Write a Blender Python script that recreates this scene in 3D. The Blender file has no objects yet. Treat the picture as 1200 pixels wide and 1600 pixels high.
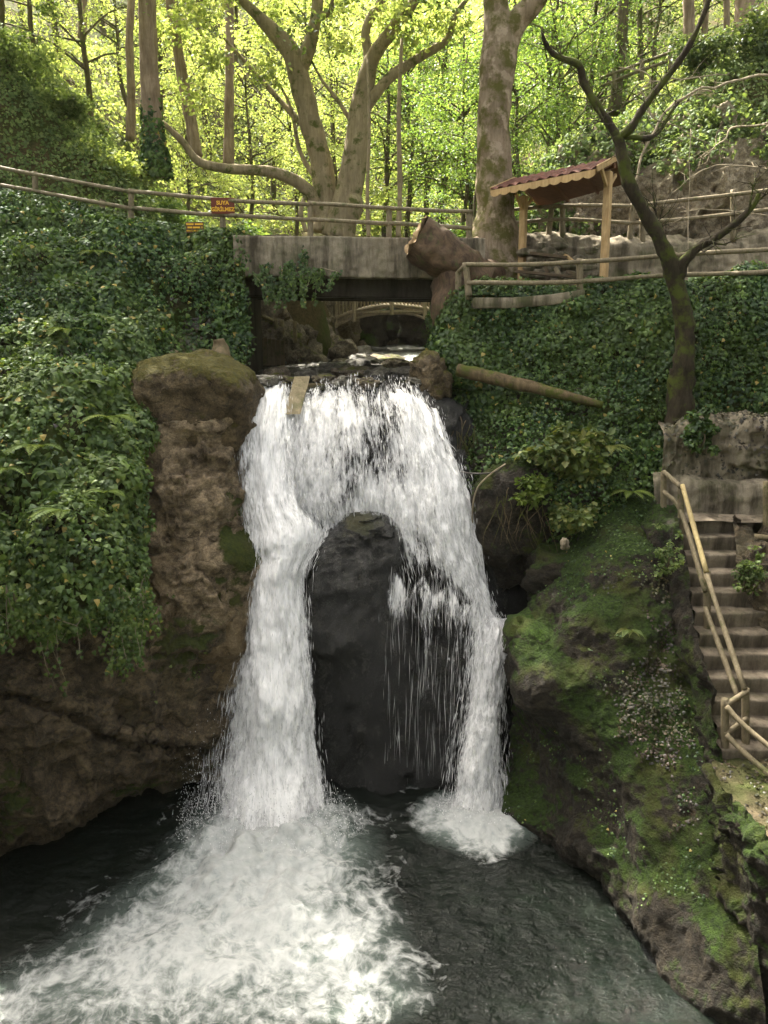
import bpy, bmesh, math, random
import numpy as np
from mathutils import Vector
rad = math.radians
S = bpy.context.scene
COL = S.collection
RNG = np.random.default_rng(7)

# ------------------------------------------------------------------ camera model
H, PITCH, F = 9.0, rad(13.0), 1245.0
CP, SP = math.cos(PITCH), math.sin(PITCH)
def ray(px, py):
    dx, dy = (px - 600.0) / F, (800.0 - py) / F
    return np.array([dx, CP + dy * SP, -SP + dy * CP])
def P(px, py, Y):
    r = ray(px, py); return np.array([0, 0, H]) + r * (Y / r[1])
def PZ(px, py, z):
    r = ray(px, py); return np.array([0, 0, H]) + r * ((z - H) / r[2])
def PT(c):                       # control tuple: (px,py,Y) or (px,py,None,z)
    return PZ(c[0], c[1], c[3]) if c[2] is None else P(*c)
def mpp(Y, py=600):              # metres per photo pixel at depth Y
    return Y / ray(600, py)[1] / F
def proj(V):
    V = np.asarray(V, float); d = V - np.array([0, 0, H])
    fz = d[:, 1] * CP - d[:, 2] * SP; uy = d[:, 1] * SP + d[:, 2] * CP
    return 600 + F * d[:, 0] / fz, 800 - F * uy / fz

# ------------------------------------------------------------------ numpy noise
def _h(ix, iy, iz, seed):
    n = (ix.astype(np.int64) * 374761393 + iy.astype(np.int64) * 668265263 + iz.astype(np.int64) * 2147483647 + seed * 1274126177) & 0xFFFFFFFF
    n = ((n ^ (n >> 13)) * 1274126177) & 0xFFFFFFFF
    n = (n ^ (n >> 16)); n = (n * 2246822519) & 0xFFFFFFFF; n ^= n >> 15
    return (n & 0xFFFFFF) / float(0xFFFFFF) * 2 - 1
def vn(p, seed=0):
    p = np.asarray(p, float); i = np.floor(p); f = p - i; i = i.astype(np.int64)
    w = f * f * f * (f * (f * 6 - 15) + 10); r = 0
    for a in (0, 1):
        for b in (0, 1):
            for c in (0, 1):
                wt = (w[..., 0] if a else 1 - w[..., 0]) * (w[..., 1] if b else 1 - w[..., 1]) * (w[..., 2] if c else 1 - w[..., 2])
                r = r + wt * _h(i[..., 0] + a, i[..., 1] + b, i[..., 2] + c, seed)
    return r
def fbm(p, octv=4, seed=0, gain=.5):
    p = np.asarray(p, float); r = 0; a = 1.0
    for k in range(octv):
        r = r + a * vn(p, seed + k); p = p * 2.07 + 3.1; a *= gain
    return r
def ridge(p, octv=4, seed=0, gain=.5):
    p = np.asarray(p, float); r = 0; a = 1.0
    for k in range(octv):
        r = r + a * (1 - 2 * np.abs(vn(p, seed + k))); p = p * 2.13 + 1.7; a *= gain
    return r
def facet(p, scale, seed=0, tilt=1.0):
    """chipped-rock relief: every Voronoi cell is its own tilted plane"""
    sh = np.shape(p)[:-1]; q = np.asarray(p, float).reshape(-1, 3) * scale; i0 = np.floor(q).astype(np.int64); best = np.full(len(q), 1e9); val = np.zeros(len(q))
    for a in (-1, 0, 1):
        for b in (-1, 0, 1):
            for c in (-1, 0, 1):
                x, y, z = i0[:, 0] + a, i0[:, 1] + b, i0[:, 2] + c
                o = np.stack([x + .5 + .45 * _h(x, y, z, seed), y + .5 + .45 * _h(x, y, z, seed + 1), z + .5 + .45 * _h(x, y, z, seed + 2)], -1)
                d = q - o; dd = (d * d).sum(1); m = dd < best
                h = _h(x, y, z, seed + 3) * .5 + tilt * (d[:, 0] * _h(x, y, z, seed + 4) + d[:, 1] * _h(x, y, z, seed + 5) + d[:, 2] * _h(x, y, z, seed + 6))
                best = np.where(m, dd, best); val = np.where(m, h, val)
    return val.reshape(sh)
def chips(G, seed, a=.14, b=.05):
    w = G + .18 * np.stack([fbm(G * 1.7, 3, seed + k) for k in range(3)], -1)
    return a * facet(w * np.array([1, 1, .8]), 1.25, seed) + b * facet(w, 3.6, seed + 20)
def sstep(a, b, x):
    t = np.clip((x - a) / (b - a), 0, 1); return t * t * (3 - 2 * t)

# ------------------------------------------------------------------ object helpers
def tag(o, label=None, cat=None, group=None, kind=None):
    if label: o['label'] = label
    if cat: o['category'] = cat
    if group: o['group'] = group
    if kind: o['kind'] = kind
    return o
def thing(name, label, cat, loc, group=None, kind=None):
    o = bpy.data.objects.new(name, None); COL.objects.link(o)
    o.location = tuple(float(v) for v in loc); o.empty_display_size = .2
    return tag(o, label, cat, group, kind)
def wloc(o):
    l = np.zeros(3)
    while o is not None:
        l = l + np.array(o.location); o = o.parent
    return l
def mk(name, V, Fs, mat, parent=None, origin=None, smooth=True, attrs=None, uv=None, mats=None, midx=None):
    """one mesh object; V world coords, Fs: list of (M,k) index arrays"""
    V = np.asarray(V, float)
    o0 = wloc(parent) if parent is not None else np.zeros(3)
    loc = np.zeros(3)
    if origin is not None:
        loc = np.asarray(origin, float) - o0
    Vl = V - o0 - loc
    if isinstance(Fs, np.ndarray): Fs = [Fs]
    Fs = [np.asarray(f, np.int32) for f in Fs if len(f)]
    me = bpy.data.meshes.new(name)
    me.vertices.add(len(Vl)); me.vertices.foreach_set('co', Vl.astype(np.float32).ravel())
    idx = np.concatenate([f.ravel() for f in Fs]); tot = np.concatenate([np.full(len(f), f.shape[1], np.int32) for f in Fs])
    st = np.concatenate([[0], np.cumsum(tot)[:-1]]).astype(np.int32)
    me.loops.add(len(idx)); me.loops.foreach_set('vertex_index', idx)
    me.polygons.add(len(tot)); me.polygons.foreach_set('loop_start', st); me.polygons.foreach_set('loop_total', tot)
    me.polygons.foreach_set('use_smooth', np.full(len(tot), bool(smooth)))
    for m in (mats or [mat]): me.materials.append(m)
    if midx is not None: me.polygons.foreach_set('material_index', np.asarray(midx, np.int32))
    for k, a in (attrs or {}).items():
        at = me.attributes.new(k, 'FLOAT', 'POINT'); at.data.foreach_set('value', np.asarray(a, np.float32))
    if uv is not None:
        l = me.uv_layers.new(name='flow'); l.data.foreach_set('uv', np.asarray(uv, np.float32)[idx].ravel())
    me.update(calc_edges=True); me.validate()
    o = bpy.data.objects.new(name, me); COL.objects.link(o)
    if parent is not None: o.parent = parent
    o.location = tuple(loc)
    return o
class MB:
    """collects tubes, boxes, quads into one mesh"""
    def __init__(s): s.V = []; s.F3 = []; s.F4 = []; s.n = 0
    def add(s, V, F4=None, F3=None):
        s.V.append(np.asarray(V, float))
        if F4 is not None and len(F4): s.F4.append(np.asarray(F4) + s.n)
        if F3 is not None and len(F3): s.F3.append(np.asarray(F3) + s.n)
        s.n += len(V); return s
    def build(s, name, mat, parent=None, **k):
        V = np.concatenate(s.V); Fs = []
        if s.F4: Fs.append(np.concatenate(s.F4))
        if s.F3: Fs.append(np.concatenate(s.F3))
        return mk(name, V, Fs, mat, parent, **k)
    def box(s, c, ax, ay, az):
        """c centre, ax ay az half-vectors; corners a touch bevelled"""
        c, ax, ay, az = [np.asarray(v, float) for v in (c, ax, ay, az)]
        L = [np.linalg.norm(v) for v in (ax, ay, az)]; b = min(L) * .16
        U = [v / l for v, l in zip((ax, ay, az), L)]
        pts = []; key = {}
        for sx in (-1, 1):
            for sy in (-1, 1):
                for sz in (-1, 1):
                    sg = (sx, sy, sz)
                    for k in range(3):
                        p = c.copy()
                        for j in range(3): p = p + U[j] * sg[j] * (L[j] if j == k else L[j] - b)
                        key[(sg, k)] = len(pts); pts.append(p)
        F4 = []; F3 = []
        for k in range(3):
            i, j = (k + 1) % 3, (k + 2) % 3
            for sk in (-1, 1):
                q = []
                for (a, d) in ((-1, -1), (1, -1), (1, 1), (-1, 1)):
                    sg = [0, 0, 0]; sg[k] = sk; sg[i] = a; sg[j] = d; q.append(key[(tuple(sg), k)])
                F4.append(q if sk > 0 else q[::-1])
        for k in range(3):       # edges along axis k
            i, j = (k + 1) % 3, (k + 2) % 3
            for a in (-1, 1):
                for d in (-1, 1):
                    s0 = [0, 0, 0]; s0[i] = a; s0[j] = d; s1 = list(s0); s0[k] = -1; s1[k] = 1
                    q = [key[(tuple(s0), i)], key[(tuple(s1), i)], key[(tuple(s1), j)], key[(tuple(s0), j)]]
                    F4.append(q if a * d < 0 else q[::-1])
        for sx in (-1, 1):
            for sy in (-1, 1):
                for sz in (-1, 1):
                    t = [key[((sx, sy, sz), k)] for k in range(3)]
                    F3.append(t if sx * sy * sz > 0 else t[::-1])
        return s.add(np.array(pts), F4, F3)
    def tube(s, pts, rads, seg=8, bump=0, seed=0, cap=True, sub=1, freq=3.0):
        V, F4, F3 = tube(pts, rads, seg, bump, seed, cap, sub, freq); return s.add(V, F4, F3)
def cr(C, n):
    """Catmull-Rom resample of C (K,d) to n samples"""
    C = np.asarray(C, float); K = len(C)
    if K == 2:
        t = np.linspace(0, 1, n)[:, None]; return C[0] * (1 - t) + C[1] * t
    E = np.concatenate([[2 * C[0] - C[1]], C, [2 * C[-1] - C[-2]]])
    u = np.linspace(0, K - 1, n); i = np.minimum(u.astype(int), K - 2); t = (u - i)[(...,) + (None,) * (C.ndim - 1)]
    p0, p1, p2, p3 = E[i], E[i + 1], E[i + 2], E[i + 3]
    return .5 * (2 * p1 + (p2 - p0) * t + (2 * p0 - 5 * p1 + 4 * p2 - p3) * t * t + (3 * p1 - p0 - 3 * p2 + p3) * t ** 3)
def tube(pts, rads, seg=8, bump=0, seed=0, cap=True, sub=1, freq=3.0):
    pts = np.asarray(pts, float); rads = np.asarray(rads, float)
    if rads.ndim == 0: rads = np.full(len(pts), float(rads))
    if sub > 1:
        n = (len(pts) - 1) * sub + 1; q = cr(np.c_[pts, rads], n); pts, rads = q[:, :3], np.maximum(q[:, 3], .002)
    n = len(pts); T = np.gradient(pts, axis=0); T /= np.linalg.norm(T, axis=1)[:, None] + 1e-9
    a = np.array([1., 0, 0]) if abs(T[0][0]) < .8 else np.array([0, 1., 0])
    N = np.cross(T[0], a); N /= np.linalg.norm(N); R = []
    ang = np.linspace(0, 2 * math.pi, seg, endpoint=False)
    for i in range(n):
        N = N - T[i] * (N @ T[i]); N /= np.linalg.norm(N) + 1e-9; B = np.cross(T[i], N)
        R.append(pts[i] + rads[i] * (np.cos(ang)[:, None] * N + np.sin(ang)[:, None] * B))
    V = np.array(R)
    if bump:
        d = V - pts[:, None]; k = 1 + bump * fbm(V * freq, 3, seed); V = pts[:, None] + d * k[..., None]
    V = V.reshape(-1, 3); i = np.arange(n - 1)[:, None] * seg; j = np.arange(seg)[None]; j2 = (j + 1) % seg
    F4 = np.stack([i + j, i + j2, i + seg + j2, i + seg + j], -1).reshape(-1, 4); F3 = []
    if cap:
        V = np.concatenate([V, [pts[0], pts[-1]]]); a, b = len(V) - 2, len(V) - 1; o = (n - 1) * seg
        F3 = [[a, (k + 1) % seg, k] for k in range(seg)] + [[b, o + k, o + (k + 1) % seg] for k in range(seg)]
    return V, F4, np.array(F3).reshape(-1, 3)
def gridF(R, C, wrap=False):
    i = np.arange(R - 1)[:, None]; j = np.arange(C if wrap else C - 1)[None]; j2 = (j + 1) % C
    return np.stack([i * C + j, i * C + j2, (i + 1) * C + j2, (i + 1) * C + j], -1).reshape(-1, 4)
def gnorm(G):
    du = np.gradient(G, axis=1); dv = np.gradient(G, axis=0); n = np.cross(du, dv)
    return n / (np.linalg.norm(n, axis=-1)[..., None] + 1e-9)
def surf(ctrl, nr, nc, world=False):
    C = np.array([[np.array(c, float) if world else PT(c) for c in row] for row in ctrl])
    A = cr(C, nr); B = cr(np.swapaxes(A, 0, 1), nc); return np.swapaxes(B, 0, 1)
def rocky(G, big=.25, mid=.1, fine=.03, seed=0, stretch=(1, 1, 1), cr_amt=.0):
    n = gnorm(G); c = G.mean((0, 1)); 
    if (n * (np.array([0, 0, H]) - G)).sum(-1).mean() < 0: n = -n
    q = G * np.array(stretch)
    d = big * fbm(q * .7, 2, seed) + mid * ridge(q * 1.8, 3, seed + 5) * .6 + fine * fbm(q * 7, 4, seed + 9)
    if cr_amt:
        st = np.abs(vn(q * np.array([.55, .55, 1.1]) + .4 * fbm(q * 1.2, 2, seed + 3)[..., None], seed + 31))
        d = d - cr_amt * np.exp(-(st / .05) ** 2)
    if mid > .08: d = d + chips(G, seed + 200, mid * 1.1, mid * .35)
    return G + n * d[..., None]
def out_n(G):
    n = gnorm(G)
    return n if (n * (np.array([0, 0, H]) - G)).sum(-1).mean() > 0 else -n
def gmesh(name, G, mat, parent=None, flip=None, **k):
    R, C = G.shape[:2]; Fq = gridF(R, C)
    if (gnorm(G) * (np.array([0, 0, H]) - G)).sum(-1).mean() > 0: pass
    else: Fq = Fq[:, ::-1]
    return mk(name, G.reshape(-1, 3), [Fq], mat, parent, **k)
def scatter(G, n, rng, mask=None):
    """random points on a grid surface, area weighted; returns pos, normal"""
    N = out_n(G); a = np.linalg.norm(np.cross(G[1:, :-1] - G[:-1, :-1], G[:-1, 1:] - G[:-1, :-1]), axis=-1)
    p = a.ravel() / a.sum(); k = rng.choice(len(p), n, p=p); i, j = np.divmod(k, a.shape[1])
    u, v = rng.random(n)[:, None], rng.random(n)[:, None]
    X = G[i, j] * (1 - u) * (1 - v) + G[i, j + 1] * u * (1 - v) + G[i + 1, j] * (1 - u) * v + G[i + 1, j + 1] * u * v
    Nn = N[i, j]
    if mask is not None:
        m = mask(X, Nn); X, Nn = X[m], Nn[m]
    return X, Nn
IVY = (np.array([[0, .34, .10], [0, 0, 0], [-.5, .06, -.02], [-.36, .5, 0], [0, 1, -.12], [.36, .5, 0], [.5, .06, -.02]]),
       np.array([[0, 1, 2], [0, 2, 3], [0, 3, 4], [0, 4, 5], [0, 5, 6], [0, 6, 1]]))
DIA = (np.array([[0, 0, 0], [-.36, .48, .07], [0, 1, -.06], [.36, .48, .07]]), np.array([[0, 1, 2, 3]]))
def unit(v): return v / (np.linalg.norm(v, axis=-1, keepdims=True) + 1e-9)
def leaves(X, nrm, size, rng, tmpl=DIA, tip=None, tipw=1.0, jit=.5, smin=.6, smax=1.25):
    """leaf faces at X, facing nrm (jittered), tips towards tip"""
    n = len(X); nn = unit(nrm + rng.normal(0, jit, (n, 3)))
    t = rng.normal(0, 1, (n, 3))
    if tip is not None: t = t * .6 + np.asarray(tip) * tipw * 1.4
    t = unit(t - nn * (t * nn).sum(1)[:, None]); b = np.cross(t, nn)
    s = (size * rng.uniform(smin, smax, n))[:, None, None]
    T, Fq = tmpl
    V = X[:, None] + s * (T[None, :, 0, None] * b[:, None] + T[None, :, 1, None] * t[:, None] + T[None, :, 2, None] * nn[:, None])
    k = len(T); Fa = (Fq[None] + (np.arange(n) * k)[:, None, None]).reshape(-1, Fq.shape[1])
    return V.reshape(-1, 3), Fa, np.repeat(rng.random(n), k)

# ------------------------------------------------------------------ materials
def new_mat(name):
    m = bpy.data.materials.new(name); m.use_nodes = True; nt = m.node_tree; nt.nodes.clear()
    out = nt.nodes.new('ShaderNodeOutputMaterial'); return m, nt, out
class N:
    def __init__(s, nt): s.nt = nt
    def __call__(s, typ, **k):
        n = s.nt.nodes.new('ShaderNode' + typ); ins = k.pop('ins', {})
        for a, v in k.items(): setattr(n, a, v)
        for a, v in ins.items(): s.put(n.inputs[a], v)
        return n
    def put(s, sock, v):
        if isinstance(v, bpy.types.Node): v = v.outputs[0]
        if isinstance(v, bpy.types.NodeSocket): s.nt.links.new(v, sock)
        elif isinstance(v, tuple) and len(v) == 3 and sock.type == 'RGBA': sock.default_value = (*v, 1)
        else: sock.default_value = v
    def ramp(s, fac, stops, interp='LINEAR'):
        n = s.nt.nodes.new('ShaderNodeValToRGB'); s.put(n.inputs[0], fac); cr_ = n.color_ramp; cr_.interpolation = interp
        while len(cr_.elements) < len(stops): cr_.elements.new(.5)
        for e, (p, c) in zip(cr_.elements, stops):
            e.position = p; e.color = (c, c, c, 1) if not isinstance(c, tuple) else (*c, 1)
        return n.outputs[0]
    def mix(s, f, a, b):
        n = s.nt.nodes.new('ShaderNodeMix'); n.data_type = 'RGBA'
        s.put(n.inputs[0], f); s.put(n.inputs[6], a); s.put(n.inputs[7], b); return n.outputs[2]
    def math(s, op, a, b=None, c=None, clamp=False):
        n = s.nt.nodes.new('ShaderNodeMath'); n.operation = op; n.use_clamp = clamp
        s.put(n.inputs[0], a)
        if b is not None: s.put(n.inputs[1], b)
        if c is not None: s.put(n.inputs[2], c)
        return n.outputs[0]
    def coord(s, scale=(1, 1, 1), rot=(0, 0, 0), src='Object'):
        t = s('TexCoord'); m = s('Mapping'); m.inputs['Scale'].default_value = scale; m.inputs['Rotation'].default_value = rot
        s.nt.links.new(t.outputs[src], m.inputs[0]); return m.outputs[0]
    def noise(s, vec, scale, detail=5, rough=.6, dist=0):
        n = s('TexNoise'); s.put(n.inputs['Vector'], vec); n.inputs['Scale'].default_value = scale
        n.inputs['Detail'].default_value = detail; n.inputs['Roughness'].default_value = rough; n.inputs['Distortion'].default_value = dist
        return n.outputs[0]
    def vor(s, vec, scale, feature='F1', out=0):
        n = s('TexVoronoi'); n.feature = feature; s.put(n.inputs['Vector'], vec); n.inputs['Scale'].default_value = scale; return n.outputs[out]
    def bump(s, h, strength=.5, dist=.05, normal=None):
        n = s('Bump'); n.inputs['Strength'].default_value = strength; n.inputs['Distance'].default_value = dist; s.put(n.inputs['Height'], h)
        if normal is not None: s.put(n.inputs['Normal'], normal)
        return n.outputs[0]
    def bsdf(s, col, rough=.8, normal=None, spec=.3, coat=None):
        n = s('BsdfPrincipled'); s.put(n.inputs['Base Color'], col); s.put(n.inputs['Roughness'], rough)
        n.inputs['Specular IOR Level'].default_value = spec
        if normal is not None: s.put(n.inputs['Normal'], normal)
        return n.outputs[0]

def rock_mat(name, dark, light, moss1=(.028, .045, .008), moss2=(.07, .085, .012), moss=.5, rough=.75, spec=.3, strata=(1, 1, 1.3), extra=None, lichen=.25, upw=.9, crk=.12, grc=.75):
    m, nt, out = new_mat(name); n = N(nt)
    co = n.coord(); cs = n.coord(strata, (.25, .35, 0))
    big = n.noise(co, .9, 4, .55); mid = n.noise(cs, 3.2, 7, .68, .6); fin = n.noise(co, 22, 6, .75); fin2 = n.noise(cs, 60, 4, .7)
    col = n.ramp(mid, [(.36, dark), (.5, tuple(.5 * a + .5 * b for a, b in zip(dark, light))), (.63, light)])
    gr = n.noise(cs, 8.5, 6, .78, .3)
    col = n.mix(n.ramp(gr, [(.38, grc), (.5, 0.)]), col, tuple(.35 * a for a in dark)); col = n.mix(n.ramp(gr, [(.54, 0.), (.66, grc * .8)]), col, tuple(min(.6, 1.35 * a) for a in light))
    col = n.mix(n.ramp(n.noise(n.coord((1.6, 1.6, .3)), 1.7, 5, .65), [(.5, 0.), (.66, .6)]), col, tuple(.5 * a for a in dark))
    col = n.mix(n.math('MULTIPLY', n.ramp(fin, [(.35, 1.), (.6, 0.)]), .55), col, tuple(a * .45 for a in dark))
    col = n.mix(n.math('MULTIPLY', n.ramp(fin2, [(.55, 0.), (.68, 1.)]), .5), col, tuple(min(.6, 1.5 * a) for a in light))
    crack = n.vor(n.mix(.14, cs, n('TexNoise', ins={'Vector': co, 'Scale': 2.0}).outputs[1]), 1.1, 'DISTANCE_TO_EDGE')
    cm = n.ramp(crack, [(0, 1.), (.022, 0.)])
    col = n.mix(n.math('MULTIPLY', cm, crk), col, tuple(a * .3 for a in dark))
    lich = n.math('MULTIPLY', n.ramp(n.noise(co, 6.5, 6, .75), [(.6, 0.), (.68, 1.)]), lichen)
    col = n.mix(lich, col, tuple(min(.5, 1.5 * c + .04) for c in light))
    if extra:
        col = n.mix(n.ramp(n.noise(n.coord((1, 1, .35)), .8, 5, .6), [(.52, 0.), (.68, .7)]), col, extra)
    g = n('NewGeometry'); sx = n('SeparateXYZ'); nt.links.new(g.outputs['Normal'], sx.inputs[0])
    up = n.math('MULTIPLY_ADD', sx.outputs[2], .5 * upw, .5 - .5 * upw + .0)
    mm = n.math('ADD', n.math('ADD', up, n.math('MULTIPLY_ADD', big, 1.5, -.75)), n.math('MULTIPLY_ADD', n.noise(co, 9, 5, .7), .7, -.35))
    mm = n.math('ADD', mm, n('Attribute', attribute_name='moss').outputs['Fac']); mask = n.ramp(n.math('ADD', mm, moss - .5), [(.45, 0.), (.62, 1.)])
    mc = n.mix(n.ramp(n.noise(co, 16, 4, .7), [(.36, 0.), (.62, 1.)]), moss1, moss2)
    mc = n.mix(n.ramp(n.noise(co, 1.3, 3, .5), [(.48, 0.), (.66, .5)]), mc, (.07, .058, .014))
    col = n.mix(mask, col, mc)
    r = n.math('ADD', n.math('MULTIPLY', mask, .95 - rough), n.math('MULTIPLY_ADD', fin, .25, rough - .12))
    h = n.math('ADD', n.math('MULTIPLY_ADD', gr, .5, n.math('MULTIPLY', mid, .8)), n.math('ADD', n.math('MULTIPLY_ADD', fin2, .18, n.math('MULTIPLY', fin, .45)), n.math('MULTIPLY', cm, -.9 * crk)))
    h = n.math('ADD', h, n.math('MULTIPLY', mask, n.math('MULTIPLY', n.noise(co, 26, 4, .75), 1.0)))
    nt.links.new(n.bsdf(col, r, n.bump(h, 1.0, .11), spec), out.inputs[0]); return m
def leaf_mat(name, stops, trans=.35, tcol=1.6, gloss=.06, rough=.42):
    m, nt, out = new_mat(name); n = N(nt)
    at = n('Attribute', attribute_name='tone').outputs['Fac']
    col = n.ramp(at, stops)
    big = n.noise(n.coord(), .8, 4, .6)
    col = n.mix(n.ramp(big, [(.42, 0.), (.62, .5)]), col, n.mix(.5, col, (.15, .19, .03)))
    col = n.mix(n.ramp(n.noise(n.coord(), 1.7, 3, .6), [(.45, .55), (.55, 0.)]), col, n.mix(.55, col, (.006, .016, .004)))
    d = n('BsdfDiffuse', ins={'Color': col}); t = n('BsdfTranslucent', ins={'Color': n.mix(1.0, col, col)})
    hs = n('HueSaturation', ins={'Hue': .485, 'Saturation': 1.1, 'Value': tcol, 'Color': col}); nt.links.new(hs.outputs[0], t.inputs[0])
    mx = n('MixShader', ins={0: trans}); nt.links.new(d.outputs[0], mx.inputs[1]); nt.links.new(t.outputs[0], mx.inputs[2])
    gl = n('BsdfGlossy', ins={'Color': (.9, .95, 1.0), 'Roughness': rough})
    m2 = n('MixShader', ins={0: gloss}); nt.links.new(mx.outputs[0], m2.inputs[1]); nt.links.new(gl.outputs[0], m2.inputs[2])
    nt.links.new(m2.outputs[0], out.inputs[0]); return m
def bark_mat(name, c1, c2, moss=0.0, scale=1.0, mossc=(.06, .075, .012), patch=None):
    m, nt, out = new_mat(name); n = N(nt)
    co = n.coord(); cs = n.coord((1, 1, .16))
    f = n.noise(cs, 11 * scale, 6, .7, .4); g = n.noise(co, 1.7 * scale, 4, .6)
    col = n.ramp(f, [(.32, c1), (.68, c2)])
    col = n.mix(n.ramp(g, [(.4, 0.), (.65, .5)]), col, tuple(.6 * c for c in c1))
    if patch: col = n.mix(n.ramp(n.noise(co, 3.1, 3, .5), [(.54, 0.), (.6, .8)]), col, patch)
    if moss:
        col = n.mix(n.math('MULTIPLY', n.ramp(n.noise(co, 2.3, 6, .7), [(.56 - moss * .25, 0.), (.66 - moss * .2, 1.)]), .9), col, mossc)
    h = n.math('ADD', f, n.math('MULTIPLY', n.noise(co, 30, 4, .7), .4))
    nt.links.new(n.bsdf(col, .9, n.bump(h, .8, .03), .15), out.inputs[0]); return m
def wood_mat(name, c1, c2, grain=(1, 1, .1), moss=0., rough=.7):
    m, nt, out = new_mat(name); n = N(nt)
    co = n.coord(); f = n.noise(n.coord(grain), 22, 5, .65, .5)
    col = n.ramp(f, [(.3, c1), (.7, c2)]); g = n.noise(co, 3, 5, .65)
    col = n.mix(n.ramp(g, [(.45, 0.), (.75, .55)]), col, tuple(.45 * c for c in c1))
    if moss: col = n.mix(n.ramp(n.noise(co, 4, 5, .7), [(.6 - .2 * moss, 0.), (.72 - .2 * moss, .8)]), col, (.06, .07, .02))
    nt.links.new(n.bsdf(col, rough, n.bump(f, .4, .01), .25), out.inputs[0]); return m
def conc_mat(name, base, stain, moss=.3, scale=1.0):
    m, nt, out = new_mat(name); n = N(nt)
    co = n.coord(); a = n.noise(co, 2.2 * scale, 8, .72); b = n.noise(n.coord((1.4, 1, .22)), 2.0 * scale, 6, .7); c = n.noise(co, 38, 4, .7)
    col = n.ramp(a, [(.32, tuple(.55 * v for v in base)), (.62, base), (.8, tuple(1.25 * v for v in base))])
    col = n.mix(n.ramp(b, [(.44, 0.), (.62, .92)]), col, stain)
    col = n.mix(n.ramp(c, [(.3, .5), (.5, 0.)]), col, tuple(.4 * v for v in base))
    col = n.mix(n.math('MULTIPLY', n.ramp(n.noise(co, 1.4, 6, .7), [(.5, 0.), (.64, 1.)]), moss), col, (.045, .06, .012))
    h = n.math('ADD', a, n.math('MULTIPLY', c, .35))
    nt.links.new(n.bsdf(col, .9, n.bump(h, .7, .03), .2), out.inputs[0]); return m
def flat_mat(name, c, rough=.6, bumpy=.0):
    m, nt, out = new_mat(name); n = N(nt)
    f = n.noise(n.coord(), 14, 4, .6); col = n.mix(n.ramp(f, [(.35, 0.), (.75, .35)]), c, tuple(.6 * v for v in c))
    nt.links.new(n.bsdf(col, rough, None, .3), out.inputs[0]); return m
def soil_mat(name, c1, c2, c3):
    m, nt, out = new_mat(name); n = N(nt)
    co = n.coord(); f = n.noise(co, 5, 8, .75); v = n.vor(co, 22, 'F1', 1)
    col = n.ramp(f, [(.3, c1), (.55, c2), (.75, c3)])
    col = n.mix(.3, col, n.mix(n.ramp(v, [(.2, 0.), (.8, 1.)]), c1, c3))
    col = n.mix(n.ramp(n.noise(co, .6, 4, .6), [(.42, 0.), (.6, .8)]), col, (.05, .075, .015))
    nt.links.new(n.bsdf(col, .95, n.bump(n.math('ADD', f, n.noise(co, 40, 3, .7)), .9, .05), .1), out.inputs[0]); return m

M = {}
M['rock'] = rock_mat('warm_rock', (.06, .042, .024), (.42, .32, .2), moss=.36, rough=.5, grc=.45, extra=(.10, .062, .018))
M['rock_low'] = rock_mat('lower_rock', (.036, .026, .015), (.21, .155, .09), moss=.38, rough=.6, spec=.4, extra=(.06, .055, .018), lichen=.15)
M['wet'] = rock_mat('wet_rock', (.006, .006, .0055), (.045, .043, .038), moss=.26, rough=.13, spec=.8, moss1=(.02, .024, .006), moss2=(.045, .045, .012), lichen=.0, strata=(1, 1, .8), crk=.0)
M['mossy'] = rock_mat('mossy_rock', (.012, .010, .007), (.055, .043, .027), moss=.78, rough=.75, moss1=(.013, .026, .004), moss2=(.042, .078, .008), upw=.8, lichen=.1)
M['moss_bright'] = rock_mat('bright_moss_rock', (.02, .017, .01), (.07, .06, .03), moss=.95, moss1=(.02, .04, .005), moss2=(.055, .105, .01), upw=.8, lichen=.05)
M['boulder'] = rock_mat('boulder_rock', (.05, .035, .018), (.19, .14, .075), moss=.64, moss1=(.05, .05, .008), moss2=(.11, .095, .015), lichen=.2)
M['cliff'] = rock_mat('pale_cliff_rock', (.22, .165, .10), (.62, .52, .36), moss=.2, rough=.9, lichen=.3)
M['stream_rock'] = rock_mat('stream_rock', (.06, .055, .042), (.24, .22, .17), moss=.45, rough=.5, spec=.5)
M['gorge'] = rock_mat('gorge_rock', (.08, .066, .044), (.33, .27, .19), moss=.56, moss1=(.08, .095, .02), moss2=(.18, .19, .04))
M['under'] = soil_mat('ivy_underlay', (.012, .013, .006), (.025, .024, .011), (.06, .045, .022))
M['forest'] = soil_mat('forest_floor', (.04, .035, .015), (.085, .07, .03), (.17, .12, .06))
M['dirt'] = soil_mat('path_dirt', (.07, .055, .035), (.15, .12, .08), (.26, .2, .13))
M['conc'] = conc_mat('weathered_concrete', (.29, .25, .185), (.038, .03, .02), .4)
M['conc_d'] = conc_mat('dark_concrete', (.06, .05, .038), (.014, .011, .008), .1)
M['step'] = conc_mat('step_concrete', (.235, .195, .145), (.05, .04, .028), .25)
M['wallst'] = conc_mat('terrace_wall_stone', (.27, .23, .165), (.055, .046, .03), .5)
M['rail'] = wood_mat('rail_wood', (.12, .098, .062), (.25, .205, .13), (1, 1, .3), .35)
M['rail_dk'] = wood_mat('weathered_rail_wood', (.13, .105, .06), (.27, .22, .13), (1, 1, .3), .5)
M['arch'] = wood_mat('pale_bridge_wood', (.20, .165, .105), (.36, .30, .2), (1, 1, .3), 0)
M['bamboo'] = wood_mat('yellow_pole_wood', (.34, .265, .12), (.5, .40, .21), (1, 1, .2), 0)
M['pine'] = wood_mat('fresh_pine', (.34, .215, .095), (.54, .385, .2), (1, 1, .12), 0)
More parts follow.
